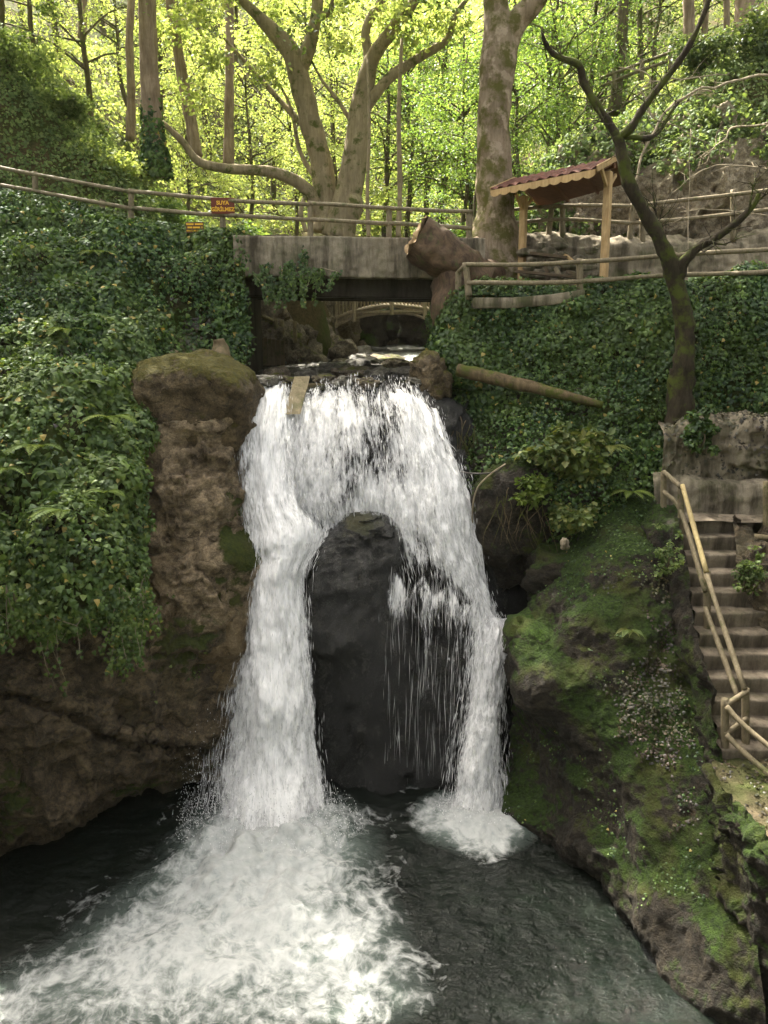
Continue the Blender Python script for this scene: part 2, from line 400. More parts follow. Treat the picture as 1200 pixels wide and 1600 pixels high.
M['pine_under'] = wood_mat('dark_roof_boards', (.10, .045, .022), (.18, .085, .04), (.2, 1, 1), 0)  # darker, redder wood for the boards and rafters under the roof
M['bench'] = wood_mat('dark_bench_wood', (.05, .035, .02), (.12, .085, .05), (.15, 1, 1), .2)
M['oldwood'] = wood_mat('old_plank_wood', (.10, .075, .04), (.2, .15, .085), (1, 1, .2), .5)
M['shingle'] = conc_mat('red_roof_sheet', (.17, .068, .052), (.07, .03, .026), .12, 1.5)
M['cut'] = wood_mat('cut_wood', (.04, .025, .015), (.15, .097, .058), (.3, 1, .3), 0.25)
M['cutface'] = wood_mat('fresh_cut_wood', (.25, .16, .085), (.42, .30, .17), (1, .2, 1), 0)
M['bark_pine'] = bark_mat('pine_bark', (.17, .12, .085), (.40, .31, .24), 0)
M['bark_syc'] = bark_mat('sycamore_bark', (.18, .145, .09), (.36, .295, .19), .12, .8)
M['bark_big'] = bark_mat('large_trunk_bark', (.14, .105, .068), (.33, .26, .19), .42, .7, (.075, .075, .014), patch=(.36, .29, .22))
M['bark_dk'] = bark_mat('dark_dead_bark', (.018, .014, .009), (.06, .048, .03), .3, 1.2)
M['bark_bg'] = bark_mat('forest_bark', (.07, .055, .035), (.17, .14, .09), .3)
M['twig'] = bark_mat('pale_twig', (.22, .18, .12), (.42, .36, .26), 0)
M['log'] = bark_mat('fallen_log_bark', (.06, .045, .026), (.19, .14, .08), .3)
M['sign'] = flat_mat('brown_sign_paint', (.13, .028, .012), .45)
M['signdk'] = flat_mat('dark_sign_board', (.10, .05, .018), .5)
M['yellow'] = flat_mat('yellow_paint', (.75, .42, .03), .5)
M['black'] = flat_mat('black_hose', (.05, .045, .04), .5)
M['pale'] = flat_mat('pale_stone', (.55, .5, .38), .8)
IV = [(0, (.014, .034, .009)), (.35, (.034, .074, .017)), (.75, (.066, .13, .028)), (.985, (.13, .20, .04)), (.989, (.38, .28, .06)), (1, (.45, .36, .12))]
M['ivy'] = leaf_mat('ivy_leaf', IV, .22, 1.5, .028, .45)
M['ivy_l'] = leaf_mat('light_ivy_leaf', [(0, (.035, .068, .016)), (.4, (.078, .138, .03)), (.85, (.135, .205, .048)), (.978, (.19, .24, .06)), (.985, (.42, .32, .07)), (1, (.45, .36, .12))], .28, 1.5, .028, .45)
M['fern'] = leaf_mat('fern_leaf', [(0, (.06, .10, .018)), (.6, (.11, .165, .03)), (1, (.17, .21, .05))], .35, 1.4, .012, .6)
M['shrub'] = leaf_mat('shrub_leaf', [(0, (.05, .085, .02)), (.6, (.10, .14, .03)), (1, (.2, .2, .05))], .3, 1.5, .025, .55)
M['bank'] = leaf_mat('bank_leaf', [(0, (.06, .10, .028)), (.5, (.12, .18, .052)), (1, (.21, .27, .09))], .4, 1.6, .02, .55)
M['leaf_a'] = leaf_mat('bright_tree_leaf', [(0, (.15, .21, .05)), (.5, (.24, .31, .085)), (1, (.36, .40, .13))], .55, 1.75, .03)
M['leaf_b'] = leaf_mat('green_tree_leaf', [(0, (.06, .12, .026)), (.5, (.105, .185, .04)), (1, (.18, .26, .06))], .5, 1.6, .03)
M['leaf_c'] = leaf_mat('dull_tree_leaf', [(0, (.05, .085, .025)), (.5, (.085, .125, .035)), (1, (.13, .17, .05))], .4, 1.5, .03)
M['litter'] = leaf_mat('dry_leaf', [(0, (.02, .013, .008)), (.6, (.05, .033, .02)), (.93, (.08, .054, .034)), (.99, (.14, .1, .06)), (1, (.32, .24, .15))], .15, 1.2, .04)

def fall_mat(name, su, sv, bias):
    m, nt, out = new_mat(name); n = N(nt); uv = n('UVMap', uv_map='flow').outputs[0]
    def mp(a, b, o=0.):
        k = n('Mapping'); k.inputs['Scale'].default_value = (a, b, 1); k.inputs['Location'].default_value = (o, o * .7, 0); nt.links.new(uv, k.inputs[0]); return k.outputs[0]
    a = n.noise(mp(su, sv), 1, 5, .62, .25); b = n.noise(mp(su * 3.6, sv * 2.6, 5), 1, 4, .65, .3); c = n.noise(mp(su * 11, sv * 9, 2), 1, 3, .7)
    d = n('Attribute', attribute_name='dens').outputs['Fac']
    k = n.math('ADD', n.math('MULTIPLY', a, .95), n.math('ADD', n.math('MULTIPLY', b, .75), n.math('MULTIPLY', c, .35)))   # mean ~.7
    k = n.math('ADD', k, n.math('ADD', d, bias - 1.52))
    al = n.ramp(k, [(.0, 0.), (.1, .25), (.26, .72), (.5, 1.)])
    col = n.ramp(n.math('ADD', n.math('MULTIPLY', b, .5), n.math('MULTIPLY', c, .5)), [(.3, (.74, .76, .77)), (.5, (.92, .92, .92)), (.7, (.97, .97, .97))])
    df = n('BsdfDiffuse', ins={'Color': col}); tr = n('BsdfTranslucent', ins={'Color': (.9, .92, .93)})
    bp = n.bump(n.math('ADD', n.math('MULTIPLY', a, .6), n.math('ADD', n.math('MULTIPLY', b, .8), n.math('MULTIPLY', c, .5))), .7, .10)
    va = n('VectorMath', operation='ADD'); nt.links.new(bp, va.inputs[0]); va.inputs[1].default_value = (0, 0, .85); vz = n('VectorMath', operation='NORMALIZE'); nt.links.new(va.outputs[0], vz.inputs[0])   # normals leaned upward to brighten the sheet, standing in for scatter in aerated water
    nt.links.new(vz.outputs[0], df.inputs['Normal'])
    m1 = n('MixShader', ins={0: .15}); nt.links.new(df.outputs[0], m1.inputs[1]); nt.links.new(tr.outputs[0], m1.inputs[2])
    gl = n('BsdfGlossy', ins={'Roughness': .3}); m2 = n('MixShader', ins={0: .05}); nt.links.new(m1.outputs[0], m2.inputs[1]); nt.links.new(gl.outputs[0], m2.inputs[2])
    tp = n('BsdfTransparent'); m3 = n('MixShader', ins={0: al}); nt.links.new(tp.outputs[0], m3.inputs[1]); nt.links.new(m2.outputs[0], m3.inputs[2])
    nt.links.new(m3.outputs[0], out.inputs[0]); return m
M['fall'] = fall_mat('falling_water', 5.0, 1.1, 0.0)
M['fall2'] = fall_mat('falling_water_front', 8.0, 1.5, -.06)
def spray_mat():
    m, nt, out = new_mat('water_spray'); n = N(nt)
    df = n('BsdfDiffuse', ins={'Color': (.95, .95, .95)}); df.inputs['Normal'].default_value = (0, 0, 0)
    g_ = n('NewGeometry'); va = n('VectorMath', operation='MULTIPLY_ADD'); nt.links.new(g_.outputs['Normal'], va.inputs[0]); va.inputs[1].default_value = (.3, .3, .3); va.inputs[2].default_value = (0, -.35, .8); vz = n('VectorMath', operation='NORMALIZE'); nt.links.new(va.outputs[0], vz.inputs[0]); nt.links.new(vz.outputs[0], df.inputs['Normal'])  # normals leaned upward here too, so strands come out bright and even
    tr = n('BsdfTranslucent', ins={'Color': (.9, .92, .93)})
    m1 = n('MixShader', ins={0: .15}); nt.links.new(df.outputs[0], m1.inputs[1]); nt.links.new(tr.outputs[0], m1.inputs[2])
    tp = n('BsdfTransparent'); at = n('Attribute', attribute_name='tone').outputs['Fac']
    m3 = n('MixShader', ins={0: n.ramp(at, [(0, .35), (1, .95)])}); nt.links.new(tp.outputs[0], m3.inputs[1]); nt.links.new(m1.outputs[0], m3.inputs[2])
    nt.links.new(m3.outputs[0], out.inputs[0]); return m
M['spray'] = spray_mat()
def pool_mat(name, base, foamk=1.0):
    m, nt, out = new_mat(name); n = N(nt); co = n.coord()
    w = n('TexNoise', ins={'Vector': co, 'Scale': 1.1, 'Detail': 4.}); wv = n('VectorMath', operation='MULTIPLY_ADD')
    nt.links.new(w.outputs[1], wv.inputs[0]); wv.inputs[1].default_value = (.55, .55, .1); nt.links.new(co, wv.inputs[2]); wc = wv.outputs[0]
    a = n.noise(wc, 1.15, 7, .62, .45); b = n.noise(wc, 6.5, 5, .65, .2)
    e = n.vor(wc, 2.3, 'DISTANCE_TO_EDGE'); e2 = n.vor(wc, 5.2, 'DISTANCE_TO_EDGE')
    lace = n.math('MAXIMUM', n.ramp(e, [(0, 1.), (.16, 0.)]), n.math('MULTIPLY', n.ramp(e2, [(0, 1.), (.12, 0.)]), .7))
    d = n('Attribute', attribute_name='foam').outputs['Fac']
    k = n.math('ADD', n.math('MULTIPLY_ADD', a, 2.3, -1.15), n.math('MULTIPLY_ADD', b, 1.3, -.65))
    k = n.math('ADD', k, n.math('MULTIPLY_ADD', lace, .22, -.1)); k = n.math('ADD', k, n.math('MULTIPLY_ADD', d, 1.5, -.6))
    mask = n.ramp(k, [(-.0, .0), (.18, .22), (.42, .62), (.72, 1.)])
    mask = n.math('MULTIPLY', mask, n.ramp(d, [(.02, 0.), (.18, 1.)]))
    h = n.math('ADD', n.noise(n.coord((1, 1.6, 1)), 3.2, 5, .6, .6), n.math('MULTIPLY', n.noise(n.coord((1, 1.4, 1)), 11, 4, .6, .4), .35))
    nrm = n.bump(h, .8, .12)
    wat = n.bsdf(n.mix(n.ramp(n.noise(co, .5, 3), [(.35, 0.), (.7, 1.)]), n.mix(n.ramp(d, [(.3, 0.), (.95, 1.)]), tuple(.6 * v for v in base), (.13, .165, .15)), n.mix(n.ramp(d, [(.3, 0.), (.95, 1.)]), base, (.16, .20, .18))), .05, nrm, .22)
    fc = n.ramp(b, [(.3, (.33, .352, .352)), (.5, (.42, .434, .43)), (.7, (.5, .51, .505))])
    fm = n.bsdf(fc, .7, n.bump(n.math('ADD', b, n.math('ADD', n.math('MULTIPLY', mask, .15), n.math('MULTIPLY', n.noise(wc, 16, 4, .7), .3))), .35, .06), .15)
    mx = n('MixShader', ins={0: mask}); nt.links.new(wat, mx.inputs[1]); nt.links.new(fm, mx.inputs[2])
    nt.links.new(mx.outputs[0], out.inputs[0]); return m
M['pool'] = pool_mat('pool_water', (.006, .0095, .0065))
M['stream'] = pool_mat('stream_water', (.022, .024, .018))

# ------------------------------------------------------------------ terrain
def terrain(x, y):
    x = np.asarray(x, float); y = np.asarray(y, float)
    p = np.stack([x, y, 0 * x], -1)
    left = np.maximum(-4.0 - x, 0); right = np.maximum(x - 3.0, 0)
    path = 11.0 + .2 * np.clip(left, 0, 12)
    hill = sstep(21.8, 24.0, y) * (sstep(1.0, 7.5, left) * 3.3 + .42 * np.maximum(left - 5, 0))
    hillr = sstep(20.9, 23.6, y) * (sstep(1.2, 6.5, right) * 4.2 + .38 * np.maximum(right - 5, 0))
    back = .30 * np.maximum(y - 33, 0) + .22 * np.maximum(y - 48, 0)
    z = path + hill + hillr + back + .35 * fbm(p * .35, 4, 77) + .12 * fbm(p * 1.3, 3, 78)
    gx = np.abs(x + 1.0 - 1.3 * sstep(23.0, 26.5, y)); wd_ = .7 * sstep(23, 26, y); gorge = (1 - sstep(2.2 - wd_, 3.6 - wd_, gx)) * (1 - sstep(33.5, 37, y))
    z = z * (1 - gorge) + gorge * (7.3 + .03 * (y - 18) + .15 * fbm(p * 1.1, 3, 5))
    flat = (1 - sstep(21.2, 22.4, y)) * sstep(20, 20.6, y); z = z * (1 - flat * (1 - gorge)) + flat * (1 - gorge) * path
    low = 1 - sstep(19.9, 20.7, y)
    side = sstep(9.5, 17, np.abs(x)) * 12 - 1.8
    return z * (1 - low) + low * side
xs = np.concatenate([np.linspace(-120, -18, 40), np.linspace(-17.6, 17.6, 180), np.linspace(18, 120, 40)])
ys = np.concatenate([np.linspace(-60, 5, 14), np.linspace(6, 40, 190), np.linspace(40.5, 75, 50), np.linspace(77, 160, 20)])
XX, YY = np.meshgrid(xs, ys); G = np.stack([XX, YY, terrain(XX, YY)], -1)
o = mk('terrain', G.reshape(-1, 3), [gridF(*G.shape[:2])], M['forest']); tag(o, 'leaf littered forest floor rising on both sides of the gorge', 'ground', kind='structure')

# ------------------------------------------------------------------ left rock face
r_ctrl = [
 [(-90,700,15.5),(60,700,15.5),(190,650,15.6),(255,655,15.5),(340,640,15.7),(392,680,16.4)],
 [(-90,880,13.4),(70,880,13.4),(190,800,14.9),(260,790,14.7),(340,780,14.8),(392,790,15.7)],
 [(-90,990,12.4),(60,985,12.5),(180,930,13.9),(260,900,14.2),(335,880,14.4),(400,880,15.3)],
 [(-90,1060,12.0),(50,1060,12.1),(170,1040,12.9),(260,1010,13.6),(335,990,14.2),(398,990,15.4)],
 [(-90,1130,11.75),(40,1130,11.9),(150,1145,12.55),(250,1140,13.3),(325,1110,14.1),(398,1090,15.4)],
 [(-90,1230,11.75),(30,1230,11.9),(140,1225,12.8),(235,1215,13.65),(320,1190,14.4),(398,1170,15.4)],
 [(-90,1330,None,.55),(10,1310,None,.5),(110,1275,None,.45),(200,1245,None,.4),(300,1215,None,.3),(398,1200,None,.2)],
 [(-90,1440,None,-.9),(0,1385,None,-.9),(105,1330,None,-.9),(200,1292,None,-.9),(300,1250,None,-.9),(398,1230,None,-.9)]]
G = surf(r_ctrl, 260, 250); G = rocky(G, .22, .16, .035, 11, (1, 1, 1.3), .0)
# the long slanting crack and ledge
n_ = out_n(G); px, py = proj(G.reshape(-1, 3)); cx = np.array([-200, 20, 60, 130, 160, 200, 250, 300, 400]); cy = np.array([1080, 1086, 1095, 1125, 1150, 1163, 1166, 1170, 1180])
dd = (py - np.interp(px, cx, cy)).reshape(G.shape[:2])
G = G + n_ * (-.22 * np.exp(-(dd / 7) ** 2) + .14 * sstep(-70, -5, dd) * (1 - sstep(-5, 6, dd)))[..., None]
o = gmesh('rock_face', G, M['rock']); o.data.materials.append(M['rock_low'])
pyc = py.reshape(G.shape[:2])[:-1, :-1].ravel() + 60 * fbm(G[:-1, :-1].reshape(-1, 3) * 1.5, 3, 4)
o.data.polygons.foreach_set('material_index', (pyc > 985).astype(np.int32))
tag(o, 'cracked brown rock face under the hanging ivy at the pool edge', 'rock face', kind='structure'); G_LROCK = G
# ------------------------------------------------------------------ rock behind the falls
w_ctrl = [
 [(330,604,18.2),(455,604,18.2),(520,598,18.2),(600,594,18.2),(660,600,18.2),(730,625,18.2)],
 [(340,618,16.9),(455,622,16.9),(520,612,16.9),(600,607,16.9),(668,625,16.9),(740,660,17.2)],
 [(345,680,16.4),(455,680,16.2),(520,668,16.2),(600,660,16.2),(680,690,16.2),(750,720,16.9)],
 [(350,760,16.2),(455,760,15.95),(530,750,15.9),(620,740,15.9),(705,765,15.9),(780,790,16.7)],
 [(350,840,16.1),(450,840,15.9),(540,840,15.85),(640,830,15.7),(720,850,15.65),(800,870,16.6)],
 [(350,940,15.9),(440,940,15.7),(540,940,15.6),(650,920,15.4),(740,945,15.35),(830,960,16.5)],
 [(345,1060,15.6),(440,1060,15.5),(540,1060,15.4),(650,1050,15.3),(750,1050,15.2),(850,1060,16.1)],
 [(345,1235,None,-.8),(440,1235,None,-.8),(540,1228,None,-.8),(650,1228,None,-.8),(760,1236,None,-.8),(860,1240,None,-.8)]]
G = surf(w_ctrl, 150, 130); G = rocky(G, .12, .12, .03, 21)
o = gmesh('rock_wall', G, M['wet']); tag(o, 'dark wet rock step that the water falls over', 'rock face', kind='structure')

def column_rock(name, rows, ry, mat, seed, label, cat='boulder', seg=72, nz=90, disp=(.12, .1, .03), group=None, top_round=True):
    """upright boulder from outline rows (py, pxL, pxR, Yc); ry = depth radius factor"""
    R = []
    for (py, a, b, Y) in rows:
        A, B = P(a, py, Y), P(b, py, Y); R.append([*(A + B) / 2, abs(B[0] - A[0]) / 2])
    R = cr(np.array(R), nz); ang = np.linspace(0, 2 * math.pi, seg, endpoint=False); V = []
    for c in R:
        r = max(c[3], .02); V.append(np.stack([c[0] + r * np.cos(ang), c[1] + r * ry * np.sin(ang), np.full(seg, c[2])], -1))
    G = np.array(V); d = disp; rad_ = G - R[:, None, :3]; n_ = unit(rad_ + np.array([0, 0, 1e-3]))
    k = d[0] * fbm(G * .9, 2, seed) + d[1] * .3 * ridge(G * 1.9, 3, seed + 4) + d[2] * fbm(G * 7, 3, seed + 8) + chips(G, seed + 100, d[1] * 1.2, d[1] * .4)
    k = k * sstep(0, .25, np.linalg.norm(rad_, axis=-1))
    G = G + n_ * k[..., None]
    top = R[0][:3]; V = np.concatenate([G.reshape(-1, 3), [top]]); Fq = gridF(nz, seg, True)[:, ::-1]
    ti = len(V) - 1; F3 = np.array([[ti, j, (j + 1) % seg] for j in range(seg)])
    base = R[-1][:3]
    o = mk(name, V, [Fq, F3], mat, origin=base); return tag(o, label, cat, group)
column_rock('dome_boulder', [(800,560,576,15.3),(804,545,590,15.28),(812,531,603,15.25),(822,518,614,15.25),(838,506,622,15.2),(862,490,630,15.2),(900,473,631,15.15),(960,474,634,15.1),(1050,484,655,15.1),(1130,486,668,15.1),(1205,484,675,15.1),(1250,482,678,15.1)], .68, M['wet'], 51,
            'tall rounded black wet boulder standing in the middle of the waterfall', disp=(.12, .11, .05))
column_rock('wet_boulder', [(1003,680,706,14.85),(1008,664,722,14.85),(1024,648,738,14.85),(1060,638,750,14.82),(1110,634,756,14.8),(1205,628,760,14.8),(1250,625,762,14.8)], .52, M['wet'], 61,
            'lower wet boulder veiled by thin strings of water, beside the black dome')
def blob(name, c, r, mat, seed, label, cat='boulder', group=None, sub=5, disp=.22, kind=None, sq=2.4, rotz=0., parent=None):
    bm = bmesh.new(); bmesh.ops.create_icosphere(bm, subdivisions=sub, radius=1)
    V = np.array([v.co[:] for v in bm.verts]); Fc = np.array([[v.index for v in f.verts] for f in bm.faces]); bm.free()
    V = V / (np.abs(V) ** sq).sum(1)[:, None] ** (1 / sq)
    q = V * np.array([1, 1, 1.2]) + seed * 3.7
    k = 1 + disp * fbm(q * 1.2, 2, seed) + disp * .45 * ridge(q * 2.4, 3, seed + 3) * .6 + disp * .12 * fbm(q * 9, 3, seed + 7) + (disp * .7 * facet(q * 1.0, 1.4, seed + 30) + disp * .25 * facet(q, 3.3, seed + 40) if sub > 3 else 0)
    V = V * k[:, None] * np.asarray(r, float)
    cz, sz = math.cos(rotz), math.sin(rotz); V = np.c_[V[:, 0] * cz - V[:, 1] * sz, V[:, 0] * sz + V[:, 1] * cz, V[:, 2]]
    o = mk(name, V + np.asarray(c), [Fc], mat, parent, origin=np.asarray(c) - np.array([0, 0, r[2] * .8]) if parent is None else None)
    return tag(o, label, cat, group, kind) if label else o
blob('mossy_boulder', P(310, 634, 16.15), (1.30, .95, 1.0), M['boulder'], 3, 'big round brown mossy boulder left of the waterfall lip', sq=2.5, disp=.11)
column_rock('bank_rock', [(628,250,370,16.1),(640,232,384,15.95),(660,226,386,15.8),(690,226,384,15.7),(740,224,384,15.55),(800,226,392,15.3),(860,236,398,15.05),(930,244,398,14.9),(1000,240,400,14.8),(1060,250,398,14.8)], .62, M['rock'], 71,
            'pale brown layered rock column between the ivy and the waterfall', seg=110, nz=150, disp=(.30, .055, .03))
def moss_spots(o, spots, green=None):
    V = np.zeros(len(o.data.vertices) * 3, np.float32); o.data.vertices.foreach_get('co', V); V = V.reshape(-1, 3) + np.array(o.location); px, py = proj(V); a = np.zeros(len(V))
    for (x, y, rx, ry, k) in spots: a = np.maximum(a, k * np.exp(-((px - x) / rx) ** 2 - ((py - y) / ry) ** 2))
    at = o.data.attributes.new('moss', 'FLOAT', 'POINT'); at.data.foreach_set('value', a.astype(np.float32))
moss_spots(bpy.data.objects['bank_rock'], [(378, 840, 30, 100, 1.0), (352, 930, 45, 50, .7), (238, 800, 20, 130, .5)])
moss_spots(bpy.data.objects['rock_face'], [(20, 1260, 45, 90, .6), (300, 1010, 70, 45, .6), (210, 1240, 60, 25, .5)])
moss_spots(bpy.data.objects['mossy_boulder'], [(300, 580, 120, 40, .3)])

moss_spots(bpy.data.objects['dome_boulder'], [(568, 822, 45, 30, .55), (585, 965, 45, 30, .35), (520, 900, 30, 50, .2)])
# ------------------------------------------------------------------ right rocks
d_ctrl = [
 [(850,880,15.6),(895,800,15.6),(960,790,15.6),(1005,780,15.4),(1050,800,15.3),(1140,860,15)],
 [(826,935,14.7),(868,885,14.3),(930,858,14.2),(1000,845,14.2),(1060,860,14.4),(1140,900,14.2)],
 [(815,980,14.3),(848,962,13.5),(920,950,13.2),(1000,955,13.1),(1070,960,13.2),(1145,980,13.1)],
 [(788,1045,14.3),(828,1060,13.2),(908,1065,12.6),(1000,1060,12.2),(1085,1070,12.25),(1150,1090,12.1)],
 [(784,1140,14.3),(825,1150,13.3),(900,1130,12.35),(1000,1150,11.6),(1090,1180,11.25),(1150,1200,11.1)],
 [(788,1205,14.35),(838,1225,13.15),(918,1235,12.0),(1010,1260,11.05),(1100,1290,10.4),(1170,1310,10.1)],
 [(790,1265,None,.15),(850,1310,None,.2),(925,1365,None,.25),(1020,1440,None,.4),(1110,1510,None,.5),(1200,1560,None,.6)],
 [(790,1290,None,-.9),(845,1345,None,-.9),(920,1410,None,-.9),(1015,1500,None,-.9),(1110,1600,None,-.9),(1230,1700,None,-.9)]]
G = surf(d_ctrl, 260, 230); G = rocky(G, .34, .08, .03, 33, (1, 1, 1.0), .0)
o = gmesh('mossy_slope', G, M['mossy']); tag(o, 'mossy dark rock slope falling to the pool below the stairs', 'rock face', kind='structure'); G_RROCK = G
blob('moss_cushion_rock', P(862, 1010, 13.95), (.8, .75, .62), M['moss_bright'], 14, 'bright mossy rounded rock beside the small right spout', disp=.16)
blob('mossy_boulder', P(800, 800, 15.55), (.78, .6, 1.05), M['mossy'], 17, 'tall rounded mossy boulder with dangling roots below the big leaved shrub', disp=.14)
blob('shoulder_rock', P(905, 905, 14.8), (1.0, .7, .62), M['mossy'], 15, 'brown mossy rock shoulder under the pale stone and hanging roots', disp=.18)
g_ctrl = [
 [(672,612,18.2),(690,612,17.5),(760,618,17.3),(850,622,17.0),(950,622,16.8),(1045,648,16.5),(1110,655,16.5)],
 [(676,660,17.6),(690,680,17.0),(750,680,16.7),(840,670,16.3),(940,670,16.1),(1035,690,16.0),(1110,690,16.2)],
 [(690,720,17.4),(702,735,16.8),(750,722,16.2),(830,730,15.7),(930,730,15.4),(1030,742,15.6),(1110,745,16)],
 [(715,790,17.2),(730,800,16.7),(748,772,15.9),(810,768,15.3),(900,790,15.0),(1010,790,15.3),(1110,800,16)],
 [(735,870,17.2),(750,870,16.6),(752,830,15.8),(805,835,15.4),(865,850,15.1),(1010,835,15.4),(1110,840,16)],
 [(755,970,17.2),(775,960,16.7),(782,920,16.3),(825,905,15.8),(870,900,15.5),(1010,870,15.6),(1110,880,16)]]
G = surf(g_ctrl, 150, 160); G = rocky(G, .2, .14, .04, 41)
o = gmesh('overgrown_bank', G, M['mossy']); tag(o, 'root draped earth bank under the ivy wall on the right', 'bank', kind='structure'); G_BANKR = G

# ------------------------------------------------------------------ left ivy bank and right ivy wall
i_ctrl = [
 [(-110,272,21.3),(90,312,21.2),(205,345,20.9),(300,362,20.2),(378,370,19.3)],
 [(-110,306,20.5),(90,340,20.4),(200,362,20.0),(300,368,19.4),(381,374,19.0)],
 [(-110,430,18.0),(90,430,18.0),(190,430,18.4),(290,440,18.7),(383,450,18.8)],
 [(-110,560,15.6),(80,560,15.6),(180,540,16.6),(270,540,17.6),(386,565,18.3)],
 [(-110,680,13.7),(70,680,13.7),(150,650,14.7),(205,620,15.7),(300,600,17.0)],
 [(-110,820,12.45),(60,820,12.3),(135,790,12.7),(190,760,13.5),(228,720,14.6)],
 [(-110,950,11.85),(40,945,11.7),(120,935,11.8),(185,940,12.3),(226,900,13.3)],
 [(-110,995,12.3),(40,985,12.25),(120,975,12.35),(185,975,12.9),(226,950,13.7)]]
G = surf(i_ctrl, 220, 200); n_ = out_n(G); G = G + n_ * ((.32 * fbm(G * .65, 3, 91) + .22 * fbm(G * 1.7, 3, 92)) * sstep(0, .2, np.linspace(0, 1, 220))[:, None])[..., None]; G_IVL = G
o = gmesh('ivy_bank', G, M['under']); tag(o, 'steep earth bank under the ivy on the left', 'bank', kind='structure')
e_ctrl = [
 [(700,452,19.6),(712,448,18.6),(770,446,18.3),(850,446,18.2),(950,436,18.0),(1060,430,17.8),(1180,430,17.6),(1320,430,17.5)],
 [(686,485,19.4),(702,470,17.9),(760,463,17.55),(850,461,17.4),(950,452,17.2),(1060,447,17.0),(1180,448,16.8),(1320,450,16.7)],
 [(680,530,19.2),(697,530,17.8),(760,530,17.35),(850,530,17.2),(950,530,17.0),(1060,530,16.8),(1180,530,16.6),(1320,530,16.5)],
 [(680,585,19.0),(699,590,17.65),(760,590,17.25),(850,595,17.1),(950,595,16.9),(1060,590,16.7),(1180,590,16.5),(1320,590,16.4)],
 [(676,640,18.6),(702,650,17.4),(760,660,17.1),(850,655,16.8),(950,650,16.6),(1060,660,16.4),(1180,660,16.4),(1320,665,16.3)]]
G = surf(e_ctrl, 120, 200); n_ = out_n(G); G = G + n_ * (.15 * fbm(G * .8, 3, 95) + .12 * fbm(G * 2.2, 3, 96))[..., None]; G_IVR = G
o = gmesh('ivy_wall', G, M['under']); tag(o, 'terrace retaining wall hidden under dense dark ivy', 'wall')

def ivy_obj(name, parts, mat, label, rng, parent=None, **k):
    V = []; Fa = []; T = []; n0 = 0
    for (X, Nn, size, tip, jit) in parts:
        sz = size * (.8 + .45 * np.clip(fbm(X * .9, 2, 71) + .3, 0, 1.2)); v, f, t = leaves(X, Nn, sz, rng, IVY, tip=tip, jit=jit, smin=.45, smax=1.35); V.append(v); Fa.append(f + n0); T.append(t); n0 += len(v)
    o = mk(name, np.concatenate(V), [np.concatenate(Fa)], mat, parent, smooth=False, attrs={'tone': np.concatenate(T)})
    return tag(o, label, 'ivy', kind='stuff') if label else o
rg = np.random.default_rng(21)
def lmask(X, Nn):
    px, py = proj(X)
    bare = (fbm(X * 1.1, 3, 61) > .55) | (((px - 305) / 38) ** 2 + ((py - 520) / 50) ** 2 < 1) & (rg.random(len(X)) < .75) | (((px - 245) / 16) ** 2 + ((py - 455 - (px - 245) * .9) / 16) ** 2 < 1)
    thin = np.where(bare, .25, 1.0)
    return rg.random(len(X)) < thin
X, Nn = scatter(G_IVL, 78000, rg, lmask)
lift = rg.uniform(.0, .17, len(X))[:, None]
size = .07 + .075 * (1 - sstep(11.5, 19, X[:, 1])) * .6
px, py = proj(X); near = (py > 560 + 120 * fbm(X * .7, 2, 17)) & (px < 240)
ivy_obj('ivy_cover', [(X[~near] + Nn[~near] * lift[~near], Nn[~near], .09, (0, -.2, -1), .55)], M['ivy'], 'dark green ivy carpet over the upper left bank and abutment', rg)
Xn, Nx, ln = X[near], Nn[near], lift[near]
ivy_obj('ivy_cover', [(Xn + Nx * ln * 1.3, Nx * .8 + np.array([0, -.1, .35]), .115, (0, -.4, -.9), .55)], M['ivy_l'], 'lighter leafy ivy bulging over the rock face lower left', rg)
X, Nn = scatter(G_IVR, 52000, rg, lambda X, n: (fbm(X * .8, 3, 62) < .75) | (rg.random(len(X)) < .4))
X2, N2 = scatter(G_BANKR, 34000, rg, lambda X, n: (lambda px, py: (py < 735 + 50 * fbm(X * 1.2, 3, 8) + 110 * sstep(830, 900, px)) & (px < 1070) & ((px > 770) | (rg.random(len(X)) < .4)))(*proj(X)))
ivy_obj('ivy_cover', [(X + Nn * rg.uniform(0, .15, len(X))[:, None], Nn, .082, (0, -.2, -1), .5), (X2 + N2 * rg.uniform(0, .18, len(X2))[:, None], N2, .082, (0, -.2, -1), .6)], M['ivy'], 'dense dark ivy covering the right terrace wall and bank', rg)
